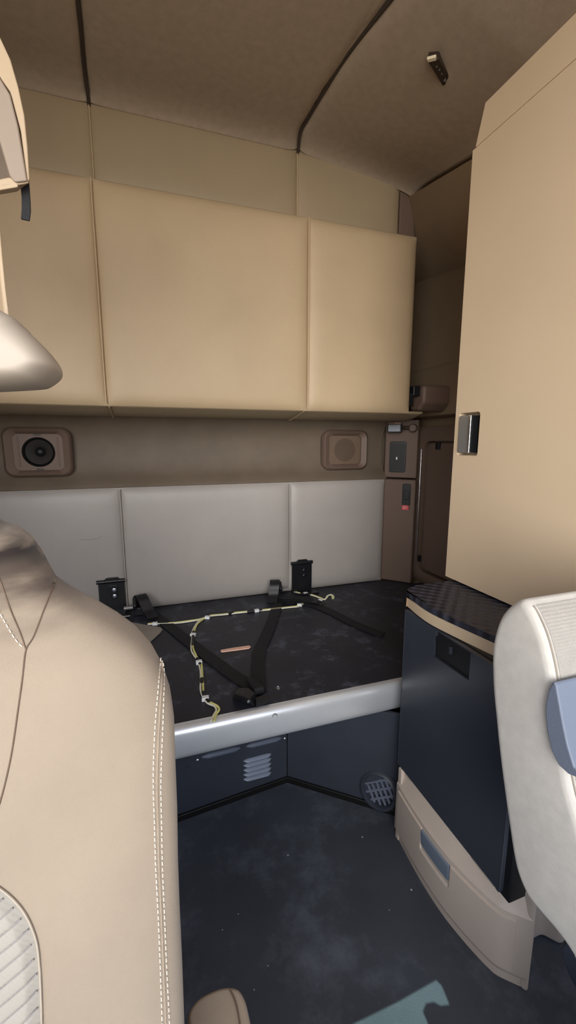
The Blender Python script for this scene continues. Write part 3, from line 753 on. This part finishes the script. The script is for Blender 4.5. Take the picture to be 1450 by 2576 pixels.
# beige base: curved plinth with a sloped shoulder, and the drawer front set into it
path = smooth_path([(.893, 1.262, 0), (.882, 1.16, 0), (.876, 1.06, 0), (.878, .96, 0), (.890, .88, 0), (.904, .82, 0), (.915, .786, 0), (.923, .768, 0), (.936, .753, 0), (.952, .738, 0), (.968, .723, 0), (.980, .713, 0)], 14)
cum = [0]
for p, q in zip(path, path[1:]): cum.append(cum[-1]+(q-p).length)
def path_at(s):
    s = max(0, min(cum[-1], s))
    for i in range(len(path)-1):
        if s <= cum[i+1]+1e-9:
            u = (s-cum[i])/max(1e-9, cum[i+1]-cum[i]); p = path[i]+(path[i+1]-path[i])*u
            t = (path[i+1]-path[i]).normalized(); n = Vector((t.y, -t.x, 0))
            if n.x > 0 and n.y > 0: n = -n
            return p, t, n
T0 = path_at(.05)
def out_n(t):
    n = Vector((t.y, -t.x, 0)); return n if n.x < 0 or n.y < -.5 else -n
bm = bmesh.new()
profile = [(.0, .0), (.0, .03), (.008, .038), (.012, .05), (.010, .245), (.010, .252), (.0, .262), (-.016, .315), (-.022, .322), (-.06, .324)]
rows = []
for i, p in enumerate(path):
    t = (path[min(i+1, len(path)-1)]-path[max(i-1, 0)]).normalized(); n = out_n(t)
    rows.append([bm.verts.new(p+n*(o_-.006)+Vector((0, 0, z))) for o_, z in profile])
for ra, rb in zip(rows, rows[1:]):
    for j in range(len(profile)-1): bm.faces.new((ra[j], ra[j+1], rb[j+1], rb[j]))
rel(fin(bm, 'plinth', BASE, None, smooth=True, sharp=35), lc)
# top of the plinth round the door's foot, its end, and the moulded wall behind it
pr('plinth_top', BASE, [(.905, 1.26, .30), (.91, .79, .30), (.95, .745, .30), (1.005, .735, .30), (1.02, .80, .30), (1.3, .80, .30), (1.3, 1.26, .30)], (0, 0, .0235), lc, .002)
pr('plinth_end', BASE, [(.974, .716, 0), (.984, .706, 0), (1.065, .775, 0), (1.065, 1.2, 0), (1.0, 1.2, 0)], (0, 0, .322), lc, .008, 4)
bx('rear_cover', BASE, (.892, 1.3, 1.24, 1.262, 0, .322), lc, .004)
# drawer front
S1 = cum[-1]
s_end = next(cum[i] for i in range(len(path)) if path[i].x > .957)
hpx = [px(x, y, .874) for x, y in ((1063, 2079), (1131, 2163), (1128, 2233), (1063, 2150))]
def s_of_y(y):
    for i in range(len(path)):
        if path[i].y <= y: return cum[i]
    return cum[-1]
sa, sb = s_of_y(hpx[0].y), s_of_y(hpx[1].y); za, zb_ = hpx[2].z, hpx[0].z-.002
def drawer(u, v):
    s = .012+(s_end-.012)*u; z = .05+(.243-.05)*v
    p, t, _ = path_at(s); n = out_n(t)
    off = .012+.004*(1 if .015 < u < .985 and .03 < v < .965 else -1.6)
    if sa < s < sb and za < z < zb_:
        k = (z-za)/(zb_-za)
        e = min(1, (s-sa)/.006, (sb-s)/.006)
        off -= .032*min(1, k*2.4)*e
    return p+n*(off-.006)+Vector((0, 0, z))
bm = bmesh.new(); grid(bm, 220, 60, drawer)
dw = rel(fin(bm, 'drawer', BASE, None, smooth=True, sharp=40), lc)
bm = bmesh.new(); rows = []
for i in range(13):
    s = sa+.004+(sb-sa-.008)*i/12; p, t, _ = path_at(s); n = out_n(t)
    rows.append([bm.verts.new(p+n*o_+Vector((0, 0, z))) for o_, z in ((-.012, zb_-.004), (.012, zb_-.004), (.013, zb_-.010), (.010, zb_-.062), (.004, zb_-.064), (-.010, zb_-.02))])
for ra, rb in zip(rows, rows[1:]):
    for j in range(6): bm.faces.new((ra[j], ra[(j+1) % 6], rb[(j+1) % 6], rb[j]))
bm.faces.new(rows[0]); bm.faces.new(rows[-1][::-1])
o = fin(bm, 'drawer_handle', mat('blue_grey_handle', (150, 166, 186), .35, .4), None, bevel=.0015); o.data.transform(Matrix.Translation(-lc.location)); o.parent = dw
o['label'] = 'blue-grey metal drawer pull'
# moulded wall base beyond the low cabinet
pr('trim_4', BASE, [(1.06, .80, 0), (1.15, .80, 0), (1.18, .76, 0), (1.22, .76, 0), (1.26, .80, 0), (1.85, .80, 0), (1.85, 1.0, 0), (1.06, 1.0, 0)], (0, 0, .86), None, .015, 4)
struct(bpy.data.objects['trim_4'], 'mauve-beige moulded wall base behind the oatmeal seat')

# ------------------------------------------------------------------ tan seat (near, at the left of the frame)
CXS = -.29; TILT = .28
def ysp(z): return .45+TILT*(z-1.0)
sil = [(-60, 1290), (0, 1320), (40, 1333), (72, 1355), (100, 1392), (122, 1435), (137, 1463), (180, 1493), (250, 1531), (300, 1561), (345, 1594), (385, 1638), (411, 1685), (430, 1743), (438, 1800), (441, 1900), (445, 2000), (447, 2130), (452, 2270), (458, 2400), (464, 2576)]
rowsL = []
for x, y in sil:
    p = pl(x, y, (0, .45, 1.0), (0, 1, -TILT)); rowsL.append((p.z, p.x-CXS))
zmax = rowsL[0][0]
rowsL = [(zmax+.035, .05), (zmax+.03, .09)]+rowsL[0:]
low = rowsL[-1]
rowsL += [(low[0]-.1, low[1]), (low[0]-.22, low[1]-.005), (.56, low[1]-.03), (.53, low[1]-.07)]
def half_w(z):
    R_ = rowsL
    for (za_, wa), (zb2, wb) in zip(R_, R_[1:]):
        if zb2 <= z <= za_:
            u = (z-za_)/(zb2-za_) if za_ != zb2 else 0; return wa+(wb-wa)*u
    return R_[0][1] if z > R_[0][0] else R_[-1][1]
NEXP = 3.4
def thick(z): return .075 if z < 1.36 else .075-.02*min(1, (z-1.36)/.1)
def seat_y(x, z):
    w = half_w(z); k = min(.9999, abs((x-CXS)/w)); return ysp(z)-thick(z)*(1-k**NEXP)**(1/NEXP)
def seat_hit(x, y, off=0):
    Y = .4
    for _ in range(25):
        p = py(x, y, Y); Y = .5*Y+.5*(seat_y(p.x, p.z)-off)
    return py(x, y, Y)
ts = empty('tan_seat', (CXS, .3, 0), 'large tan suede truck seat with dark smudges near its headrest', 'seat')
bm = bmesh.new(); rings = []
zs_ = [r[0] for r in rowsL]
zl = []
for za_, zb2 in zip(zs_, zs_[1:]):
    for k in range(3): zl.append(za_+(zb2-za_)*k/3)
zl.append(zs_[-1])
NS = 72
for z in zl:
    w = half_w(z); th = thick(z); ring = []
    for k in range(NS):
        an = 2*PI*k/NS; c, s = math.cos(an), math.sin(an)
        ring.append(bm.verts.new((CXS+w*math.copysign(abs(c)**(2/NEXP), c), ysp(z)-th*math.copysign(abs(s)**(2/NEXP), s), z)))
    rings.append(ring)
for ra, rb in zip(rings, rings[1:]):
    for k in range(NS): bm.faces.new((ra[k], ra[(k+1) % NS], rb[(k+1) % NS], rb[k]))
bm.faces.new(rings[0][::-1]); bm.faces.new(rings[-1])
rel(fin(bm, 'backrest', SUEDE, None, smooth=True, sharp=75), ts)
def seam_line(name, m, pix, r, off, n=8):
    P = [seat_hit(p.x, p.y, off) for p in smooth_path([(x, y, 0) for x, y in pix], n)]
    return tb(name, m, P, r, ts, 6)
seam_line('seam', SEAM, [(139, 1459), (134, 1474), (112, 1530), (85, 1600), (65, 1636), (57, 1700), (46, 1780), (28, 1900), (5, 2000), (-20, 2080)], .0009, .0001)
seam_line('seam', SEAM, [(-10, 1440), (4, 1470), (25, 1530), (50, 1590), (66, 1636)], .0008, .0001)
def stitches(pix, L, gap, r):
    P = [seat_hit(p.x, p.y, .0008) for p in smooth_path([(x, y, 0) for x, y in pix], 30)]
    bm = bmesh.new(); acc = 0; seg = []
    state = True; need = L
    for p, q in zip(P, P[1:]):
        d = (q-p).length; pos = 0
        while pos < d:
            step = min(need, d-pos)
            if state:
                if not seg: seg = [p+(q-p)*(pos/d)]
                seg.append(p+(q-p)*((pos+step)/d))
            pos += step; need -= step
            if need <= 1e-7:
                if state and len(seg) > 1: tube(bm, seg, r, 6)
                seg = []; state = not state; need = L if state else gap
    return bm
l1 = [(405, 1655), (401, 1700), (396, 1760), (391, 1820), (387, 1900), (386, 1980), (389, 2080), (392, 2180), (398, 2300), (403, 2420), (409, 2600)]
l2 = [(411, 1668), (414, 1700), (412, 1760), (410, 1830), (407, 1900), (405, 1980), (407, 2080), (409, 2180), (414, 2300), (419, 2420), (428, 2600)]
for P in (l1, l2): rel(fin(stitches(P,   .0042, .0022, .00062), 'stitching', THREAD, None), ts)
mid = [((a1+b1)/2, (a2+b2)/2) for (a1, a2), (b1, b2) in zip(l1, l2)]
seam_line('seam', SUEDE, mid, .0013, -.0004)
rel(fin(stitches([(-12, 1520), (4, 1550), (20, 1578), (40, 1610), (64, 1634)],   .0042, .0022, .00062), 'stitching', THREAD, None), ts)
# pleated centre insert
bnd = [seat_hit(x, y) for x, y in ((-140, 2180), (-60, 2196), (0, 2232), (40, 2266), (70, 2308), (92, 2365), (100, 2430), (104, 2510), (106, 2600), (107, 2700))]
def ins_x(z):
    for p, q in zip(bnd, bnd[1:]):
        if q.z <= z <= p.z: return p.x+(q.x-p.x)*(z-p.z)/(q.z-p.z)
    return bnd[0].x if z > bnd[0].z else bnd[-1].x
ztop = bnd[0].z; zbot = .66
PX = seat_hit(0, 2420).x
PL = [seat_hit(0, y).z for y in (2252, 2305, 2352, 2398, 2443, 2488, 2530, 2566)]
pitch_ = (PL[1]-PL[-1])/(len(PL)-2)
def insert(u, v):
    z = ztop+(zbot-ztop)*v; xr = ins_x(z); xl = 2*CXS-xr
    x = xl+(xr-xl)*u
    e = min(u, 1-u)*(xr-xl); ed_ = min(1, e/.012)
    f = abs(((z-.45*(abs(x-CXS)-abs(PX-CXS))-PL[1])/pitch_+.5) % 1-.5)*2     # 0 at the pleat line
    h = .002+.0038*(min(1, f*3))**.6
    return Vector((x, seat_y(x, z)-.0005-h*ed_*min(1, v*14), z))
bm = bmesh.new(); grid(bm, 200, 320, insert)
rel(fin(bm, 'pleated_insert', PLEAT, None, smooth=True, sharp=80), ts)['label'] = 'ivory pleated twill insert'
tb('insert_piping', mat('insert_edge', (186, 172, 154), .9), [Vector((p.x, seat_y(p.x, p.z)-.001, p.z)) for p in smooth_path(bnd[1:], 6)], .0012, ts, 6)
PSHADE = mat('pleat_seam_shade', (150, 145, 141), .9)  # grey tubes stand in for the shade in the pleat grooves
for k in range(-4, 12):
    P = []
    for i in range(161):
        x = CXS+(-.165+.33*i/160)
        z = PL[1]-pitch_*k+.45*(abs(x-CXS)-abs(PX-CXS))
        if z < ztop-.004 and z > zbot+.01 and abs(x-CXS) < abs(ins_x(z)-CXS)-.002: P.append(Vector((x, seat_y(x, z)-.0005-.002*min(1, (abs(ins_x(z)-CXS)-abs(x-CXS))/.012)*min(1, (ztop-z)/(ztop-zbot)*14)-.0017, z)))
    if len(P) > 3: tb('pleat_seam_shade', PSHADE, P, .0010, ts, 6)
# cushion and pedestal carry the backrest (below the frame)
bx('cushion', SUEDE, (CXS-.27, CXS+.27, -.22, .42, .46, .62), ts, .06, 5)
bx('pedestal', SLATE, (CXS-.2, CXS+.2, -.1, .35, 0, .46), ts, .03)
# armrest
ar = [pz(x, y, .76) for x, y in ((472, 2560), (480, 2535), (505, 2508), (545, 2488), (575, 2482), (600, 2488), (615, 2510), (625, 2545), (640, 2620))]
arP = [(ar[0].x, .12)]+[(p.x, p.y) for p in smooth_path(ar, 5)]+[(ar[-1].x+.005, .12)]
o = pr('armrest', SUEDE, [(x, y, .70) for x, y in arP], (0, 0, .062), ts, .022, 6, 50)
bm = bmesh.new()
ln = smooth_path([pz(x, y, .7635) for x, y in ((578, 2490), (590, 2515), (598, 2545), (604, 2580), (610, 2620))], 10)
tube(bm, ln, .0011, 6); o = fin(bm, 'armrest_seam', SEAM, None); o.data.transform(Matrix.Translation(-ts.location)); o.parent = ts
bm = bmesh.new(); tube(bm, [(CXS+.26, .33, .55), (-.0, .34, .60), (.03, .36, .70)], .02, 10); rel(fin(bm, 'armrest_bracket', SLATE, None, smooth=True), ts)

# ------------------------------------------------------------------ oatmeal seat (far side of the aisle)
XS = .655
rs = empty('oatmeal_seat', (.9, .5, 0), 'oatmeal knit seat with slate plastic shroud beside the low cabinet', 'seat')
rear = [(1308, 1508), (1278, 1524), (1255, 1552), (1241, 1590), (1233, 1640), (1234, 1720), (1241, 1800), (1249, 1880), (1260, 1970), (1274, 2070), (1288, 2160), (1303, 2212), (1324, 2256), (1356, 2298), (1400, 2350), (1436, 2402), (1466, 2460)]
frontp = [(1640, 2560), (1580, 2400), (1500, 2230), (1462, 2090), (1434, 1990), (1418, 1900), (1408, 1820), (1397, 1745), (1384, 1670), (1368, 1606), (1350, 1560), (1331, 1526)]
prof = [px(x, y, XS) for x, y in rear+frontp]
prof = smooth_path(prof, 4, True)
bm = bmesh.new()
def lay(dx, shrink):
    c = sum(prof, Vector())/len(prof); out_ = []
    n = len(prof)
    for i, p in enumerate(prof):
        t = (prof[(i+1) % n]-prof[i-1]).normalized(); nn = Vector((0, t.z, -t.y))
        if nn.dot(c-p) < 0 and False: nn = -nn
        out_.append(p+nn*shrink+Vector((dx, 0, 0)))
    return out_
# orientation of inward normal
c = sum(prof, Vector())/len(prof); t_ = prof[1]-prof[0]; tst = Vector((0, t_.z, -t_.y)); sgn = 1 if tst.dot(c-prof[0]) > 0 else -1
R0 = .016
rings = []
for k in range(7):
    an = PI/2*k/6; rings.append([bm.verts.new(p) for p in lay(R0*(1-math.sin(an)), sgn*R0*(1-math.cos(an)))])
rings = rings[::-1]
W = .50
for k in range(7):
    an = PI/2*k/6; rings.append([bm.verts.new(p) for p in lay(W-R0*(1-math.sin(an)), sgn*R0*(1-math.cos(an)))]) if k else None
# order: aisle face ring first
rings_s = sorted(rings, key=lambda r: sum(v.co.x for v in r))
for ra, rb in zip(rings_s, rings_s[1:]):
    n = len(ra)
    for i in range(n): bm.faces.new((ra[i], ra[(i+1) % n], rb[(i+1) % n], rb[i]))
for rg, dx in ((rings_s[0], 0), (rings_s[-1], W)):
    prev = rg; n = len(rg); c2 = sum((v.co for v in rg), Vector())/n
    # flat side, filled in strips between the rear and the front outline
    half = len(rear)*4
    A_ = rg[:half]; B_ = rg[half:][::-1]
    m_ = max(len(A_), len(B_))
    i = j = 0
    while i < len(A_)-1 or j < len(B_)-1:
        if j >= len(B_)-1 or (i < len(A_)-1 and (i+1)/(len(A_)-1) <= (j+1)/(len(B_)-1)):
            bm.faces.new((A_[i], A_[i+1], B_[j])); i += 1
        else:
            bm.faces.new((A_[i], B_[j+1], B_[j])); j += 1
rel(fin(bm, 'backrest', KNIT, None, smooth=True, sharp=80), rs)
# ribbed front panel of the backrest
fp = [px(x, y, XS) for x, y in frontp[::-1]]
fp = smooth_path(fp, 6)
bm = bmesh.new(); V = []
for i, p in enumerate(fp):
    t = (fp[min(i+1, len(fp)-1)]-fp[max(i-1, 0)]).normalized(); nn = Vector((0, t.z, -t.y))
    if nn.y > 0: nn = -nn
    V.append([bm.verts.new(p+nn*(.0025 if 0 < k < 3 else -.006)+Vector((dx, 0, 0))) for k, dx in enumerate((.014, .018, .46, .466))])
for ra, rb in zip(V, V[1:]):
    for k in range(3): bm.faces.new((ra[k], ra[k+1], rb[k+1], rb[k]))
rel(fin(bm, 'front_panel', KNITF, None, smooth=True, sharp=60), rs)['label'] = 'ribbed knit front panel'
tb('seam', mat('oatmeal_seam', (150, 140, 128), .9), [p+Vector((.0125, .0005, 0)) for p in fp], .0022, rs, 6)
# slate shroud wrapped over the corner
sh = [px(x, y, XS-.012) for x, y in ((1392, 1714), (1380, 1735), (1372, 1775), (1372, 1800), (1376, 1840), (1388, 1890), (1405, 1925), (1430, 1948), (1452, 1957), (1466, 1952), (1446, 1932), (1430, 1880), (1419, 1830), (1410, 1780), (1400, 1722))]
o = pr('shroud', SHROUD, sh, (.36, 0, 0), rs, .005, 4, 30); o['label'] = 'slate plastic shroud'
sh = [px(x, y, XS+.012) for x, y in ((1417, 1742), (1424, 1744), (1432, 1790), (1443, 1840), (1456, 1890), (1468, 1915), (1455, 1905), (1440, 1870), (1426, 1820))]
o = pr('shroud_pad', SHROUDL, [p for p in sh], (.30, 0, 0), rs, .004, 4, 30); o['label'] = 'paler slate inset of the shroud'
def fy(z):
    for p, q in zip(fp, fp[1:]):
        if min(p.z, q.z) <= z <= max(p.z, q.z): return p.y+(q.y-p.y)*(z-p.z)/(q.z-p.z)
    return fp[-1].y
# legs of the seat, out of frame
bx('cushion', KNIT, (XS+.02, XS+.48, -.15, .36, .44, .58), rs, .05, 5)
bx('pedestal', SLATE, (XS+.06, XS+.44, -.05, .34, 0, .44), rs, .03)
q = [px(x, y, .84) for x, y in ((1402, 2380), (1420, 2360), (1450, 2372), (1520, 2420), (1520, 2560), (1470, 2535), (1425, 2450))]
o = pr('floor_mount', SLATE, q, (.12, 0, 0), None, .012, 4)
tag(o, 'dark plastic seat mount by the floor below the oatmeal seat', 'seat mount')

# ------------------------------------------------------------------ overhead things at the left
YO = .9
oc = empty('overhead_cabinet', (-.3, YO, 1.95), 'cream open overhead cabinet above the tan seat', 'cabinet')
dirL = Vector((-.85, .53, 0))
def o_at(x, y, Y=YO): return py(x, y, Y)
endp = [o_at(x, y) for x, y in ((-25, 20), (0, 92), (27, 150), (47, 220), (62, 290), (70, 370), (75, 452), (68, 458), (52, 330), (25, 230), (0, 195), (-25, 150))]
pr('end_cap', OVH, endp, Vector((-.042, .20, .05)), oc, .004, 3, 40)
fr = [o_at(x, y) for x, y in ((-60, 100), (-10, 172), (0, 196), (28, 242), (48, 320), (70, 452), (73, 459), (40, 463), (25, 445), (3, 366), (-14, 310), (-80, 220))]
o = pr('front_frame', OVH2, [p+Vector((0, -.004, 0)) for p in fr], Vector((-.0062, .03, .008)), oc, .004, 3, 40)
sh = [o_at(x, y) for x, y in ((75, 453), (72, 461), (0, 473), (-120, 494), (-120, 462), (0, 450), (22, 445), (45, 451))]
pr('shelf', OVH, sh, dirL*.03+Vector((0, .02, 0)), oc, .004, 3, 40)
bk_ = [o_at(x, y, 1.22) for x, y in ((-200, 60), (-20, 130), (20, 260), (40, 340), (48, 448), (0, 455), (-200, 480))]
pr('back_panel', BAND, bk_, (-.02, .02, 0), oc, .003, 3, 40)
pr('roof_panel', OVH2, [o_at(-30, 40), o_at(-200, -20), o_at(-200, -20, 1.22), o_at(-20, 120, 1.22)], (0, 0, -.02), oc, .003)
pr('floor_panel', OVH, [o_at(45, 452), o_at(-150, 485), o_at(-150, 470, 1.22), o_at(44, 446, 1.22)], (0, 0, -.012), oc, .003)
o = pr('hanging_strap', WEB, [o_at(x, y, YO+.02) for x, y in ((50, 440), (72, 440), (73, 462), (76, 505), (77, 530), (74, 555), (52, 550), (54, 525), (54, 495), (51, 465))], (0, .004, 0), None, .001)
tag(o, 'short black strap hanging from the bottom of the overhead cabinet', 'strap')
o = pr('grab_rail', OVH, [o_at(x, y, YO) for x, y in ((-6, 480), (0, 545), (8, 640), (17, 730), (26, 800), (12, 800), (0, 690), (-20, 480))], (-.03, .05, 0), None, .004)
tag(o, 'narrow cream upright trim below the overhead cabinet', 'trim')
# ivory rounded moulding
YV = .62
P = [(-330, 600), (-230, 650), (-120, 705), (0, 768), (30, 795), (62, 826), (92, 858), (112, 885), (121, 903), (120, 916), (110, 929), (93, 943), (75, 953), (50, 957), (0, 961), (-120, 966), (-230, 972), (-330, 980)]
pts = smooth_path([py(x, y, YV) for x, y in P], 4, True)
ctr = sum(pts, Vector())/len(pts)
bm = bmesh.new(); rings = []; n = len(pts)
xt, xl_ = max(p.x for p in pts), min(p.x for p in pts)
ztip = max(pts, key=lambda p: p.x).z; zl_ = sum(p.z for p in pts if p.x < xl_+.03)/max(1, len([p for p in pts if p.x < xl_+.03]))
for dy, f in [(.055*(1-math.cos(PI/2*k/9)), .55*(1-math.sin(PI/2*k/9))) for k in range(10)]+[(.10, 0), (.13, .1), (.14, .3)]:
    ring = []
    for p in pts:
        u = (p.x-xl_)/(xt-xl_); zm = zl_+(ztip-zl_)*u
        ring.append(bm.verts.new((p.x-.05*f*u, YV+dy, zm+(p.z-zm)*(1-f))))
    rings.append(ring)
for ra, rb in zip(rings, rings[1:]):
    for i in range(n): bm.faces.new((ra[i], ra[(i+1) % n], rb[(i+1) % n], rb[i]))
caps = [bm.faces.new(rings[0]), bm.faces.new(rings[-1][::-1])]
bmesh.ops.triangulate(bm, faces=caps)
o = fin(bm, 'moulded_shelf', IVORY, None, smooth=True, sharp=80)
tag(o, 'smooth ivory rounded plastic moulding jutting in above the tan seat', 'shelf')

# ------------------------------------------------------------------ ceiling lamp
cl = pz(1108, 180, 3.0)
zc_ = ceil_z(cl.x, cl.y)+0
for _ in range(10):
    cl = pz(1108, 180, zc_); zc_ = ceil_z(cl.x, cl.y)
la = empty('ceiling_light', cl, 'small dark ceiling light unit with four switches on the headliner', 'ceiling light')
def cpt(x, y, dz): return pz(x, y, zc_+dz)
bm = bmesh.new(); prism(bm, [cpt(x, y, -.012) for x, y in ((1077, 158), (1104, 147), (1142, 210), (1114, 217))], (0, 0, .045)); rel(fin(bm, 'housing', DKBR, None, bevel=.004), la)
bm = bmesh.new(); prism(bm, [cpt(x, y, -.016) for x, y in ((1074, 150), (1098, 143.5), (1098.5, 153), (1078, 158))], (0, 0, .01)); rel(fin(bm, 'lens', LENSW, None, bevel=.002), la)
for k, (x, y, s) in enumerate(((1099, 169, 2), (1106, 177, 2), (1112, 187, 2), (1120, 203, 4))):
    bm = bmesh.new(); prism(bm, [cpt(x+dx*s, y+dy*s, -.016) for dx, dy in ((-1, .6), (.3, -1.2), (1.1, .9))], (0, 0, .006)); rel(fin(bm, 'button', GRIP, None), la)

# ------------------------------------------------------------------ crumbs on the floor
for k, (x, y, s) in enumerate(((1035, 2239, .004), (725, 2152, .003), (912, 2106, .0025), (1100, 2185, .002), (640, 2490, .002), (980, 2290, .002), (600, 2300, .0018), (560, 2340, .002), (675, 2430, .002))):
    p = pz(x, y, 0); bm = bmesh.new(); bmesh.ops.create_icosphere(bm, subdivisions=1, radius=s)
    for v in bm.verts: v.co = Vector((v.co.x*random.uniform(.6, 1.5), v.co.y*random.uniform(.6, 1.5), v.co.z*.5))+p+Vector((0, 0, s*.4))
    o = fin(bm, 'crumb', WHITE, None); tag(o, 'white crumb on the dark floor of the aisle', 'crumb', 'crumbs on the floor')

# ------------------------------------------------------------------ light
SKY, LOBE = 1.7, 5.2
w = bpy.data.worlds.new('World'); S.world = w; w.use_nodes = True
nt = w.node_tree; N = nt.nodes; L = nt.links
bg = N['Background']; tc = N.new('ShaderNodeTexCoord'); sp = N.new('ShaderNodeSeparateXYZ'); L.new(tc.outputs['Generated'], sp.inputs[0])
rp = N.new('ShaderNodeValToRGB'); mr = N.new('ShaderNodeMapRange'); mr.inputs['From Min'].default_value = -1; mr.inputs['From Max'].default_value = 1
L.new(sp.outputs['Z'], mr.inputs['Value']); L.new(mr.outputs['Result'], rp.inputs['Fac'])
e = rp.color_ramp.elements; e[0].position = .44; e[0].color = (1.15, 1.05, .93, 1); e[1].position = .56; e[1].color = (.80, .92, 1.12, 1)
n_ = e.new(1.0); n_.color = (.66, .86, 1.3, 1)
# added bright lobe in the sky, front left, lighting seats and bunk evenly
vd = N.new('ShaderNodeVectorMath'); vd.operation = 'DOT_PRODUCT'; vd.inputs[1].default_value = Vector((-.42, -1, .24)).normalized(); L.new(tc.outputs['Generated'], vd.inputs[0])
ml = N.new('ShaderNodeMapRange'); ml.interpolation_type = 'SMOOTHSTEP'; ml.inputs['From Min'].default_value = .80; ml.inputs['From Max'].default_value = 1.0; L.new(vd.outputs['Value'], ml.inputs['Value'])
mc = N.new('ShaderNodeMix'); mc.data_type = 'RGBA'; mc.blend_type = 'ADD'; mc.inputs['A'].default_value = (0, 0, 0, 1)
sc = N.new('ShaderNodeVectorMath'); sc.operation = 'SCALE'; sc.inputs[0].default_value = (1.0, .97, .92); mk = N.new('ShaderNodeMath'); mk.operation = 'MULTIPLY'; mk.inputs[1].default_value = LOBE
L.new(ml.outputs['Result'], mk.inputs[0]); L.new(mk.outputs[0], sc.inputs['Scale'])
ad = N.new('ShaderNodeVectorMath'); ad.operation = 'ADD'; L.new(rp.outputs['Color'], ad.inputs[0]); L.new(sc.outputs['Vector'], ad.inputs[1])
L.new(ad.outputs['Vector'], bg.inputs['Color']); bg.inputs['Strength'].default_value = SKY
def portal(loc, rot, sx, sy):
    ld = bpy.data.lights.new('window_portal', 'AREA'); ld.shape = 'RECTANGLE'; ld.size = sx; ld.size_y = sy; ld.cycles.is_portal = True
    o = bpy.data.objects.new('window_portal', ld); COL.objects.link(o); o.location = loc; o.rotation_euler = rot
portal(((XL+XR)/2, YF-.06, 1.925), (PI/2, 0, 0), 2.75, 1.95)
portal((XL-.06, -.375, 1.875), (0, -PI/2, 0), 1.75, 1.45)
portal((XR+.06, -.30, 1.475), (0, PI/2, 0), .95, 1.1)
sl = bpy.data.lights.new('sun', 'SUN'); sl.energy = 5.5; sl.angle = .002; sl.color = (.72, 1, .86)
so = bpy.data.objects.new('sun', sl); COL.objects.link(so); so.rotation_euler = SUN.to_track_quat('-Z', 'Y').to_euler()
S.cycles.use_denoising = True
S.cycles.max_bounces = 14; S.cycles.diffuse_bounces = 8; S.cycles.glossy_bounces = 4
S.cycles.sample_clamp_indirect = 6; S.cycles.caustics_reflective = False; S.cycles.caustics_refractive = False
S.view_settings.view_transform = 'Standard'; S.view_settings.look = 'None'; S.view_settings.gamma = 1
S.view_settings.exposure = -0.08
